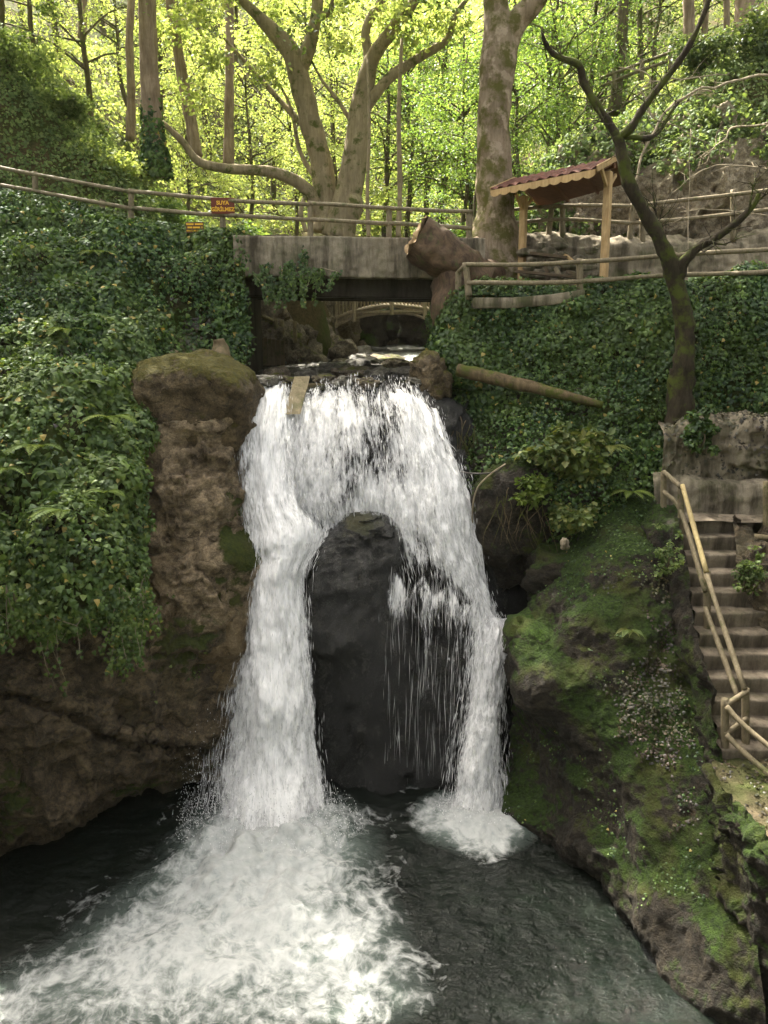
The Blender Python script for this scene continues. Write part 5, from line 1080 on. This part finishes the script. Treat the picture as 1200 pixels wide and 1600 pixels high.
def branch(label, lines, mat='twig', name='dead_branch'):
    m = MB()
    for i, l in enumerate(lines):
        q = np.array([P(x, y, Y) for x, y, Y, w in l]); r = np.array([w / 2 * mpp(Y, y) for x, y, Y, w in l]) * .62; q = cr(q, len(q) * 3); r = np.interp(np.linspace(0, 1, len(q)), np.linspace(0, 1, len(r)), r); q = q + .05 * np.stack([fbm(q * 2.5, 2, 5 + k) for k in range(3)], -1); m.tube(q, r, 6, .12, i, sub=2); r_ = np.random.default_rng(len(label) + i)
        for k in range(2 + len(q)):
            b0 = q[r_.integers(1, len(q))]; d_ = unit(r_.normal(0, 1, 3) + [0, 0, .2]); L_ = r_.uniform(.15, .6); m.tube([b0, b0 + d_ * L_ * .5 + r_.normal(0, .04, 3), b0 + d_ * L_ + r_.normal(0, .07, 3)], [.007, .005, .002], 4, cap=False)
    x, y, Y, w = lines[0][0]; tag(m.build(name, M[mat], origin=P(x, y, Y)), label, 'branch')
branch('long pale dead branch arching over the shrubs on the right hillside', [[(1210,118,20.5,6),(1130,130,20,6),(1070,150,19.8,6),(1040,170,19.6,6),(1022,205,19.4,6),(1002,245,19.3,6),(992,285,19.2,7),(990,330,19.2,7)], [(1110,140,20,4),(1085,148,19.8,3),(1070,160,19.6,2)]])
branch('pale crooked dead branch hanging low over the pale cliff', [[(1210,190,20,4),(1150,198,20,5),(1130,220,19.9,4),(1115,235,19.8,3),(1100,246,19.8,2)]])
branch('thin pale twig bent like a hook beside the dark tree fork', [[(965,105,19,2),(1000,112,19,3),(1018,127,18.9,4),(1003,138,18.8,4),(1010,150,18.8,4),(1022,182,18.7,4),(1060,200,18.7,3),(1110,228,18.8,2)], [(1020,127,18.9,3),(1080,122,19.2,3),(1130,118,19.4,2)]])
branch('bare thin branches spreading low in front of the upper right fence', [[(1215,270,19,3),(1150,258,19,4),(1105,262,19,3),(1075,280,18.9,2),(1050,300,18.8,2)], [(1215,340,18,2),(1150,330,18.2,3),(1090,328,18.4,2),(1040,350,18.5,2)], [(1075,700,17,1),(1076,330,18,2),(1080,200,18.6,2)]])

# ------------------------------------------------------------------ forest behind
def pine(name, label, pts, mat='bark_pine', group=None, seed=0, ivy=False):
    x, y, Y, w = pts[0]; th = thing(name, label, 'tree', P(x, y, Y), group); m = MB(); p, r = limbs_from_px([pts])[0]; m.tube(p, r, 16, .10, seed, sub=8, freq=3); m.build('trunk', M[mat], th)
    rg_ = np.random.default_rng(seed + 100)
    tp = p[-1]; C = tp + np.c_[rg_.normal(0, 1.8, 14), rg_.normal(0, 1.8, 14), rg_.uniform(1.5, 7, 14)]
    v, f, t = foliage(C, np.full(14, 1.1), 110, .2, rg_); mk('crown', v, [f], M['leaf_c'], th, smooth=False, attrs={'tone': t})
    if ivy:
        k = 1500; u = rg_.beta(1.0, 1.7, k); i = np.interp(u, [0, 1], [0, 1]); zc = p[0][2] + i * 2.1 * (.55 + .45 * np.sin(np.arange(k) * 1.7) ** 2)
        ctr = np.array([np.interp(zc, p[:, 2], p[:, a]) for a in range(3)]).T; a = rg_.random(k) * 2 * math.pi; rr = np.interp(zc, p[:, 2], r) * (1.05 + .5 * (1 - u) * rg_.random(k))
        X = ctr + np.c_[rr * np.cos(a), rr * np.sin(a), 0 * a]; v, f, t = leaves(X, np.c_[np.cos(a), np.sin(a), 0 * a + .2], .13, rg_, IVY, tip=(0, 0, -1)); mk('ivy', v, [f], M['ivy'], th, smooth=False, attrs={'tone': t})
    return th
pine('pine_tree', 'thick pink barked pine trunk with ivy round its foot on the left bank', [(245,275,24.5,34),(240,220,24.5,30),(235,150,24.5,29),(231,60,24.5,28),(229,-30,24.5,27),(226,-200,24.5,22)], ivy=True, seed=1)
pine('pine_tree', 'leaning sunlit pale pine trunk right of the thick pine', [(308,245,29,18),(298,190,29,18),(285,120,29,17),(272,40,29,16),(262,-30,29,15),(240,-200,29,11)], seed=2)
pine('pine_tree', 'straight grey pine trunk behind the long low sycamore limb', [(357,262,32,17),(358,180,32,15),(359,80,32,14),(358,-20,32,13),(356,-170,32,10)], seed=3)
pine('pine_tree', 'faint slim trunk between the far left shrubs and thick pine', [(203,220,31,14),(205,150,31,13),(202,60,31,12),(207,-30,31,11),(208,-170,31,9)], seed=4)
pine('pine_tree', 'short dark trunk seen at the top left corner', [(2,60,26,12),(1,0,26,11),(0,-100,26,9)], 'bark_bg', seed=5)
pine('pine_tree', 'slim brown trunk topping the left hillside shrubs', [(128,60,34,13),(130,0,34,12),(131,-100,34,9)], seed=6)
for i, (l, pts) in enumerate((('thick furrowed grey trunk beside the crest fence at top right', [(1172,62,27,42),(1168,0,27,40),(1165,-120,27,32)]), ('upright grey trunk behind the crest fence under the bright sky gap', [(1078,80,30,18),(1076,20,30,17),(1074,-120,30,12)]), ('pale thin trunk right of the upright grey trunk', [(1136,62,31,9),(1135,0,31,9),(1134,-100,31,7)]), ('thin trunk in the sky gap left of the crest fence post', [(1001,125,31,10),(1000,60,31,9),(999,-60,31,7)]), ('dark ivy wrapped trunk left of the hook shaped twig', [(958,180,29,20),(966,120,29,18),(972,40,29,17),(978,-60,29,13)]), ('slim grey trunk behind the dead tree fork at top right', [(1100,70,32,10),(1103,0,32,9),(1105,-80,32,7)]))):
    pine('pine_tree', l, pts, 'bark_bg' if i in (3, 4) else 'bark_pine', seed=10 + i)
for i, (l, pts) in enumerate((('slim pale sapling just right of the sycamore stems', [(576,372,23.5,7),(574,300,23.5,6),(577,200,23.5,5),(575,90,23.5,4)]), ('slender upright trunk halfway between sycamore and large tree', [(622,372,24,8),(625,290,24,8),(623,180,24,7),(628,60,24,5)]),)):
    pine('sapling', l, pts, 'bark_syc', seed=20 + i)
# prototypes of leafy forest trees
def leafy(seed, hgt, spread, nl, leafsz, mat, label, group, nclump=70, low=.22):
    r_ = np.random.default_rng(seed); th = thing('leafy_tree', label, 'tree', (0, 0, 0), group); m = MB(); n = 9
    tr = np.zeros((n, 3)); tr[:, 2] = np.linspace(-.4, hgt * .9, n); tr[:, :2] = np.cumsum(r_.normal(0, .12, (n, 2)), 0); rr = np.linspace(.15, .03, n) * hgt / 11
    m.tube(tr, rr, 8, .1, seed, sub=3); C = []
    for k in range(nl):
        z0 = r_.uniform(low, .85); a = r_.uniform(0, 6.28); L = spread * (1.1 - z0 * .55) * r_.uniform(.7, 1.2); b = np.array([np.interp(z0 * hgt * .9, tr[:, 2], tr[:, c]) for c in range(3)])
        e = b + np.array([math.cos(a) * L, math.sin(a) * L, L * r_.uniform(.1, .7)]); mid = (b + e) / 2 + np.array([0, 0, L * .12]) + r_.normal(0, .15, 3)
        m.tube([b, mid, e], [.05 * hgt / 11, .035 * hgt / 11, .012], 5, .1, k, sub=3)
        for q in range(max(1, nclump // nl)): t = r_.uniform(.35, 1.08); C.append(b + (e - b) * t + r_.normal(0, .38, 3))
    for k in range(8): C.append(tr[-1] + r_.normal(0, .8, 3))
    m.build('trunk', M['bark_bg'], th); v, f, t = foliage(C, r_.uniform(.45, .95, len(C)), 46, leafsz * .66, r_, flat=.5); mk('crown', v, [f], mat, th, smooth=False, attrs={'tone': t}); return th
def dup(t, loc, rz, sc, label=None):
    c = t.copy(); COL.objects.link(c); c.location = loc; c.rotation_euler = (0, 0, rz); c.scale = (sc,) * 3
    if label: c['label'] = label
    for ch in t.children: d = ch.copy(); COL.objects.link(d); d.parent = c
    return c
GB, GG, GD = 'bright sunlit trees deep in the wood', 'green trees of the middle wood', 'dull green trees of the far slopes'
PR = [leafy(1, 12, 3.4, 16, .2, M['leaf_a'], 'yellow green sunlit tree in the wood behind the bridge', GB), leafy(2, 10, 3.0, 14, .19, M['leaf_a'], 'yellow green sunlit tree in the wood behind the bridge', GB, 90, .12),
      leafy(3, 11, 3.0, 18, .16, M['leaf_b'], 'mid green leafy tree in the shaded wood behind the large trunk', GG, 110, .1), leafy(4, 9, 2.6, 16, .16, M['leaf_b'], 'mid green leafy tree in the shaded wood behind the large trunk', GG, 110, .08),
      leafy(5, 12, 3.2, 16, .19, M['leaf_c'], 'dull green tree on the far wooded slope', GD, 90, .12)]
# each entry: photo px of the trunk foot column, depth, prototype, scale
pl = [(20,27,1,.6),(80,29,1,.75),(150,31,0,.8),(110,36,0,.9),(60,40,0,1),(200,36,1,.9),(260,38,0,.9),(290,33,1,.7),(330,42,0,1.),(400,36,1,.85),(430,44,0,1),(470,33,1,.75),(520,40,0,1),(560,39,1,.9),(600,38,0,.9),(480,52,0,1.1),(380,55,0,1.2),(290,52,0,1.1),(180,50,0,1.1),(580,50,1,1.2),
      (640,38.5,3,1.1),(685,39,2,1.2),(720,31,3,1),(720,36,2,1),(650,41,2,1.1),(740,27,3,.7),(820,27,3,.85),(845,30,2,.95),(880,28,3,.9),(910,31,2,1),(865,36,2,1.1),(800,33,2,1.1),(930,35,3,1.2),(960,33,4,.8),(700,42,1,1.2),(780,46,0,1.2),(860,48,0,1.2),(940,46,1,1.1),
      (1010,36,4,.8),(1050,44,1,1),(1120,40,4,.9),(1190,34,4,.7),(1150,50,1,1),(1000,52,0,1.1),(20,50,4,1.1),(120,58,0,1.2),(660,58,0,1.3),(1220,45,4,1),(-40,33,1,.8),(250,62,0,1.3),(520,64,0,1.3),(420,66,0,1.3),(800,62,0,1.3)]
used = set(); rp = np.random.default_rng(77)
for (px, Y, k, sc) in pl:
    x = (px - 600) / F * (Y / (CP + SP * .38)); loc = (x, Y, float(terrain(x, Y)) - .1); rz = rp.uniform(0, 6.28)
    if k in used: dup(PR[k], loc, rz, sc)
    else: PR[k].location = loc; PR[k].rotation_euler = (0, 0, rz); PR[k].scale = (sc,) * 3; used.add(k)
# unseen trees added around the viewpoint to shade the near foam and pool
for (x, y, k, sc, l) in ((-7, -5, 2, 1.5, 'unseen tree added on the near left bank to shade the pool'), (1, -8, 3, 2.0, 'unseen tree added behind the viewpoint to shade the pool'), (8, -5, 2, 1.5, 'unseen tree added on the near right bank to shade the pool'), (12.5, 2, 3, 1.5, 'unseen tree added for shade on the right bank above the lower path'), (-13, 2, 3, 1.5, 'unseen tree added for shade on the left bank above the near pool')):
    dup(PR[k], (x, y, float(terrain(x, y)) - .1), x * .7, sc, l)
# undergrowth and bushes on the banks
ru = np.random.default_rng(55)
def ground_leaves(name, x0, x1, y0, y1, n, size, lift, mat, label, keep=None, bumpf=.5, tmpl=DIA):
    X = np.c_[ru.uniform(x0, x1, n), ru.uniform(y0, y1, n)]; q = np.c_[X, 0 * X[:, 0]]; l = np.clip(fbm(q * bumpf, 3, 19) + .35, .05, 1.4)
    z = terrain(X[:, 0], X[:, 1]) + ru.random(n) ** .6 * lift * l; V0 = np.c_[X, z]
    if keep is not None: V0 = V0[keep(V0)]
    eps = .3; gx_ = (terrain(V0[:, 0] + eps, V0[:, 1]) - terrain(V0[:, 0] - eps, V0[:, 1])) / (2 * eps); gy_ = (terrain(V0[:, 0], V0[:, 1] + eps) - terrain(V0[:, 0], V0[:, 1] - eps)) / (2 * eps)
    nr_ = unit(np.c_[-gx_, -gy_, np.ones(len(V0))]); v, f, t = leaves(V0, nr_, size, ru, tmpl, jit=.6)
    return tag(mk(name, v, [f], mat, smooth=False, attrs={'tone': t}), label, 'undergrowth', kind='stuff')
notpath = lambda V: ~((V[:, 1] < 21.75) & (V[:, 1] > 20)) & ~((np.abs(V[:, 0] + 1.0) < 4.2) & (V[:, 1] < 40))
ground_leaves('undergrowth', -15, -4.2, 21.75, 31, 56000, .115, .75, M['bank'], 'shrubby ground cover on the steep left hillside', notpath, .55)
ground_leaves('undergrowth', 3.0, 15, 22.0, 32, 46000, .115, .7, M['bank'], 'shrubby ground cover on the right hillside above the cliff', notpath, .55)
ground_leaves('undergrowth', -16, 16, 30, 60, 60000, .2, 1.0, M['leaf_a'], 'bright green undergrowth on the forest floor far behind', notpath, .3)
X, Nn = scatter(G_CL, 16000, ru, lambda X, n: (lambda px, py, f: (py < 262 + 60 * f - .10 * (px - 900)) | (px < 905 + 40 * f) | (f > .7))(*proj(X), fbm(X * .9, 3, 29)))
v, f, t = leaves(X + Nn * ru.uniform(0, .4, len(X))[:, None], Nn + np.array([0, 0, .5]), .12, ru, IVY, tip=(0, -.3, -1), jit=.6); tag(mk('cliff_ivy', v, [f], M['bank'], smooth=False, attrs={'tone': t}), 'dark ivy and brush hanging over the pale cliff', 'ivy', kind='stuff')
# far wooded hillside
n = 60000; X = np.c_[ru.uniform(-75, 75, n), ru.uniform(62, 125, n)]; q = np.c_[X, 0 * X[:, 0]]; z = terrain(X[:, 0], X[:, 1]) + ru.random(n) ** .7 * (8 + 3.5 * fbm(q * .12, 3, 9)); v, f, t = leaves(np.c_[X, z], np.tile([0, -.3, .9], (n, 1)), .65, ru, DIA, jit=.7)
tag(mk('far_wood', v, [f], M['leaf_a'], smooth=False, attrs={'tone': t}), 'hazy sunlit wood covering the far hillside', 'wood', kind='stuff')
def bush(label, c, r, mat, n, size, seed, name='bush', nst=7, tmpl=DIA, flat=.8):
    r_ = np.random.default_rng(seed); c = np.asarray(c, float); th = thing(name, label, 'shrub', c); m = MB(); C = []
    for k in range(nst):
        d = unit(np.r_[r_.normal(0, .6, 2), r_.uniform(.4, 1.2)]); e = c + d * np.asarray(r) * r_.uniform(.7, 1.1); m.tube([c - [0, 0, .1], (c + e) / 2 + r_.normal(0, .06, 3), e], [.02, .014, .006], 5, sub=3); C += [e, (c + e * 2) / 3 + r_.normal(0, .12, 3)]
    m.build('stem', M['bark_bg'], th); C += list(c + r_.normal(0, .5, (10, 3)) * np.asarray(r) + [0, 0, r[2] * .5])
    v, f, t = foliage(C, np.full(len(C), min(r) * .45), n, size, r_, flat=flat, tmpl=tmpl); mk('foliage', v, [f], mat, th, smooth=False, attrs={'tone': t}); return th
def tz(px, Y, py=300):
    x = (px - 600) / F * (Y / (CP + SP * .4)); return (x, Y, float(terrain(x, Y)))
for i, (px, Y, r, mt, lab) in enumerate(((30, 24.2, (1.2, 1.1, .9), 'bank', 'leafy shrub at the far left of the left hillside'), (90, 25.0, (1.1, 1., .8), 'bank', 'rounded green shrub on the left hillside crest'), (140, 26.2, (1.0, 1., .8), 'bank', 'smaller shrub just left of the pine trunk'), (190, 24.0, (.9, .8, .7), 'leaf_a', 'sunlit pale shrub in front of the thick pine'), (270, 24.5, (.9, .8, .8), 'leaf_b', 'shrub right of the thick pine foot'), (330, 25.5, (1., .9, .9), 'leaf_a', 'low bright shrub behind the warning sign'), (385, 26, (1.1, .9, .9), 'leaf_b', 'green shrub behind the fence left of the sycamore'), (600, 38, (1.6, 1.2, 1.6), 'leaf_a', 'bright green shrub behind the fence right of the sycamore'), (735, 25.5, (1.1, 1., 1.3), 'leaf_b', 'green shrub left of the large trunk'), (835, 23.5, (1.0, 1., 1.3), 'leaf_b', 'green shrub between large trunk and shelter roof'), (885, 24.5, (1.3, 1., 1.2), 'leaf_c', 'shrub above the shelter roof'), (1000, 24.6, (1.4, 1., .9), 'leaf_c', 'spreading shrub on the right hillside under the hook shaped twig'), (1110, 24.6, (1.4, 1., .9), 'leaf_c', 'spreading shrub below the crest fence'), (1190, 24.0, (1.3, 1., .9), 'leaf_c', 'dark shrub at the far right of the hillside'))):
    bush(lab, tz(px, Y), r, M[mt], 110, .13, 200 + i)
# shrub with big leaves on the right bank
bush('yellowish big leaved shrub growing on the right bank above the roots', P(885, 745, 15.25), (1.0, .45, .85), M['shrub'], 62, .17, 301, nst=14)
bush('small fresh green shrub at the lower left of the big leaved shrub', P(835, 775, 14.95), (.35, .3, .3), M['fern'], 26, .13, 302, nst=6)
bush('leafy green plants on top of the mossy shoulder above the pale stone', P(900, 825, 14.7), (.75, .4, .4), M['shrub'], 40, .12, 303, nst=9)
bush('small ferny plant clinging to the mossy stair wall', P(1040, 890, 13.3), (.22, .15, .5), M['bank'], 22, .07, 304, nst=8)
bush('weedy plants hanging on the dry stone wall right of the steps', P(1165, 915, 12.95), (.3, .2, .4), M['bank'], 24, .08, 305, nst=8)
bush('grassy ivy clump in front of the low concrete wall', P(1095, 700, 15.1), (.35, .2, .55), M['ivy'], 60, .09, 306, nst=8, tmpl=IVY)
# ferns
def fern(label, c, n, L, seed, mat='fern', fan=(0, 6.28), out=(0, -1)):
    r_ = np.random.default_rng(seed); c = np.asarray(c, float); th = thing('fern', label, 'fern', c)
    for k in range(n):
        a = r_.uniform(*fan); d = np.array([math.cos(a), math.sin(a), 0]); l = L * r_.uniform(.7, 1.1); t = np.linspace(0, 1, 16)[:, None]
        q = c + d * l * t * .85 + np.array([0, 0, 1]) * l * (.62 * t - .75 * t ** 2); m = MB(); m.tube(q, np.linspace(.007, .002, 16), 4, cap=False); tn = unit(np.gradient(q, axis=0)); sd_ = unit(np.cross(tn, [0, 0, 1.])); V = []; Fq = []
        for i in range(1, 15):
            w = l * .26 * math.sin(math.pi * min(1, (i + 1.5) / 15.5)) ** .8 * (1.1 - i / 20)
            for s in (-1, 1):
                b = q[i]; e = b + sd_[i] * s * w + tn[i] * w * .35 - np.array([0, 0, w * .15]); h_ = l * .036; k0 = len(V); mid = (b * .55 + e * .45); V += [b - tn[i] * h_ * .6, mid - tn[i] * h_, e, mid + tn[i] * h_ * 1.1 + np.array([0, 0, .004])]; Fq.append([k0, k0 + 1, k0 + 2, k0 + 3])
        m.add(np.array(V), Fq); o = m.build('frond', M[mat], th, smooth=False); at = o.data.attributes.new('tone', 'FLOAT', 'POINT'); at.data.foreach_set('value', np.full(len(o.data.vertices), r_.random(), np.float32))
for i, (lab, x, y, Y, n, L) in enumerate((('big arching fern low in the lighter left ivy', 100, 800, 12.1, 7, .75), ('fern leaning out at the right edge of the left ivy', 175, 655, 14.1, 7, .75), ('fern above the big arching fern on the left', 60, 700, 13.1, 6, .7), ('pale fern half hidden high in the left ivy', 130, 600, 14.7, 6, .65), ('fern at the left frame edge beside the ivy bulge', 8, 735, 12.7, 6, .7), ('yellowing fern near the right tip of the left ivy', 165, 770, 12.6, 6, .55), ('fern in the middle of the left bank below the fence', 100, 520, 16.1, 6, .75), ('soft fern below the fence on the upper left bank', 150, 400, 18.5, 6, .8), ('fern hanging over the dark gap under the right shrub', 895, 800, 14.9, 8, .6), ('fern growing from the right bank under the fallen log', 870, 690, 15.6, 8, .7), ('fern at the right side of the big leaved shrub', 950, 700, 15.4, 8, .65), ('grassy tuft drooping beside the thin side trickle', 985, 770, 15.0, 10, .6), ('small grassy tuft on the leaf littered slope', 985, 985, 12.6, 7, .4))):
    fern(lab, P(x, y, Y), n, L, 400 + i, 'fern' if i < 9 or i == 11 else 'shrub', (3.2, 6.2))
# banks continuing out of the frame on both sides
for s_, off, ztop in ((1, 1.0, 10.3), (-1, 1.7, 12.6)):
    yy = np.array([4., 7, 9, 11, 13, 15, 17, 19, 21.5]); rows = []
    for z_, o_ in ((-1.6, 0), (2, .3), (5.5, .8), (9.2, 1.8), (ztop, 3.5), (ztop + .6, 9)):
        rows.append([(s_ * (max(6.1, .5 * y_ + off) + o_), y_, z_) for y_ in yy])
    G = surf(rows, 90, 150, world=True); G = rocky(G, .3, .2, .04, 120 + s_); o = gmesh('river_bank', G, M['mossy']); tag(o, 'mossy bank of the gorge continuing beside the viewpoint', 'bank', kind='structure')
    X, Nn = scatter(G, 9000, ru, lambda X, n: X[:, 2] > 3 + 2 * fbm(X * .8, 2, 6)); v, f, t = leaves(X + Nn * ru.uniform(0, .15, len(X))[:, None], Nn, .11, ru, IVY, tip=(0, -.2, -1), jit=.5)
    tag(mk('ivy_cover', v, [f], M['ivy'], smooth=False, attrs={'tone': t}), 'ivy on the ' + ('right' if s_ > 0 else 'left') + ' gorge bank beyond the picture edge', 'ivy', kind='stuff')
# dry leaf litter
rl_ = np.random.default_rng(66)
def litter(label, G, n, size, mask, lift=.02, name='leaf_litter'):
    X, Nn = scatter(G, n, rl_, mask); v, f, t = leaves(X + Nn * rl_.uniform(0.005, lift, len(X))[:, None], Nn, size, rl_, IVY, jit=.3); tag(mk(name, v, [f], M['litter'], smooth=False, attrs={'tone': t}), label, 'leaf litter', kind='stuff')
litter('heap of dry brown leaves on the slope below the steps', G_RROCK, 22000, .05, lambda X, n: (lambda px, py: (np.hypot((px - (1035 + .12 * (py - 1100))) / 62, (py - 1120) / 190) + .75 * fbm(X * 1.8, 4, 4) + .35 * (rl_.random(len(X)) - .5) < .62))(*proj(X)), .03)
litter('scattered dry leaves on the lower path', G_LP, 900, .06, lambda X, n: fbm(X * 1.5, 2, 8) > -.2)
litter('dry leaves gathered on the low concrete wall top', G_RB, 1500, .07, lambda X, n: (n[:, 2] > .25) & (rl_.random(len(X)) < .8))
litter('patches of dry leaves in gaps of the left ivy', G_IVL, 30000, .085, lambda X, n: (lambda px, py: ((((px - 290) / 22) ** 2 + ((py - 545) / 28) ** 2 < 1) | (((px - 305) / 22) ** 2 + ((py - 508) / 10) ** 2 < 1) | (((px - 98) / 14) ** 2 + ((py - 548) / 22) ** 2 < 1) | (((px - 72) / 22) ** 2 + ((py - 808) / 13) ** 2 < 1)) & (rl_.random(len(X)) < .9) | (rl_.random(len(X)) < .012))(*proj(X)), .12)

hm, hnt, hout = new_mat('haze_air'); hv = hnt.nodes.new('ShaderNodeVolumePrincipled'); hv.inputs['Color'].default_value = (.95, .97, .92, 1); hv.inputs['Density'].default_value = .0001; hv.inputs['Anisotropy'].default_value = .2; hnt.links.new(hv.outputs[0], hout.inputs['Volume'])
hx = np.array([[x, y, z] for x in (-123, 123) for y in (-63, 163) for z in (-4.5, 92)], float)
tag(mk('haze', hx, [np.array([[0, 1, 3, 2], [4, 6, 7, 5], [0, 4, 5, 1], [2, 3, 7, 6], [0, 2, 6, 4], [1, 5, 7, 3]])], hm, smooth=False), 'thin pale haze hanging in the forest air', 'haze', kind='stuff')
X, Nn = scatter(G_RROCK, 5500, ru, lambda X, n: (lambda px, py, f: ((f > .25) | (py < 930 + 60 * f)) & (px > 800) & (py < 1420) & (n[:, 2] > .05))(*proj(X), fbm(X * 1.6, 3, 90)))
v, f, t = leaves(X + Nn * ru.uniform(.0, .05, len(X))[:, None], Nn + [0, 0, .4], .042, ru, IVY, jit=.6); tag(mk('ground_cover', v, [f], M['ivy'], smooth=False, attrs={'tone': t}), 'tiny green plants and moss tufts dotted over the right mossy slope', 'ground cover', kind='stuff')
X, Nn = scatter(G_LROCK, 5000, ru, lambda X, n: (lambda px, py, f: (f > .42) & (px > 225) & (px < 330) & (py > 930) & (py < 1130))(*proj(X), fbm(X * 1.8, 3, 93)))
if len(X) > 20: v, f, t = leaves(X + Nn * .03, Nn, .06, ru, IVY, jit=.5); tag(mk('ground_cover', v, [f], M['bank'], smooth=False, attrs={'tone': t}), 'few small green plants rooted in the rock left of the falls', 'ground cover', kind='stuff')
# ------------------------------------------------------------------ camera, light, render
cam = bpy.data.cameras.new('camera'); co_ = bpy.data.objects.new('camera', cam); COL.objects.link(co_)
co_.location = (0, 0, H); co_.rotation_euler = (rad(90) - PITCH, 0, 0); cam.sensor_fit = 'VERTICAL'; cam.sensor_height = 32; cam.lens = 32 * F / 1600; cam.clip_start = .1; cam.clip_end = 600
S.camera = co_
SUN_DIR = unit(np.array([-.42, .62, 1.05]))
el = math.asin(SUN_DIR[2]); az = math.atan2(SUN_DIR[0], SUN_DIR[1])
w = bpy.data.worlds.new('World'); S.world = w; w.use_nodes = True; nt = w.node_tree; bg = nt.nodes['Background']
sky = nt.nodes.new('ShaderNodeTexSky'); sky.sky_type = 'NISHITA'; sky.sun_disc = False; sky.sun_elevation = el; sky.sun_rotation = az; sky.air_density = .6; sky.dust_density = 7.0; sky.ozone_density = .2
mx = nt.nodes.new('ShaderNodeMix'); mx.data_type = 'RGBA'; mx.blend_type = 'MULTIPLY'; mx.inputs[0].default_value = 1.0; mx.inputs[7].default_value = (1.0, .955, .86, 1)
hs_ = nt.nodes.new('ShaderNodeHueSaturation'); hs_.inputs['Saturation'].default_value = .35; nt.links.new(sky.outputs[0], hs_.inputs['Color']); nt.links.new(hs_.outputs[0], mx.inputs[6]); nt.links.new(mx.outputs[2], bg.inputs[0]); bg.inputs[1].default_value = .14
sl_ = bpy.data.lights.new('sun', 'SUN'); sl_.energy = 5.0; sl_.angle = rad(.55); sl_.color = (1, .93, .80); so = bpy.data.objects.new('sun', sl_); COL.objects.link(so)
so.rotation_euler = Vector(SUN_DIR).to_track_quat('Z', 'Y').to_euler(); so.location = (0, 0, 60)
S.render.engine = 'CYCLES'; c = S.cycles; c.use_denoising = True; c.max_bounces = 6; c.diffuse_bounces = 3; c.glossy_bounces = 2; c.transmission_bounces = 4; c.transparent_max_bounces = 14; c.caustics_reflective = False; c.caustics_refractive = False; c.sample_clamp_indirect = 6
S.render.film_transparent = False
v = S.view_settings; v.view_transform = 'Standard'; v.look = 'None'; v.exposure = 2.55; v.gamma = 1; S.display_settings.display_device = 'sRGB'
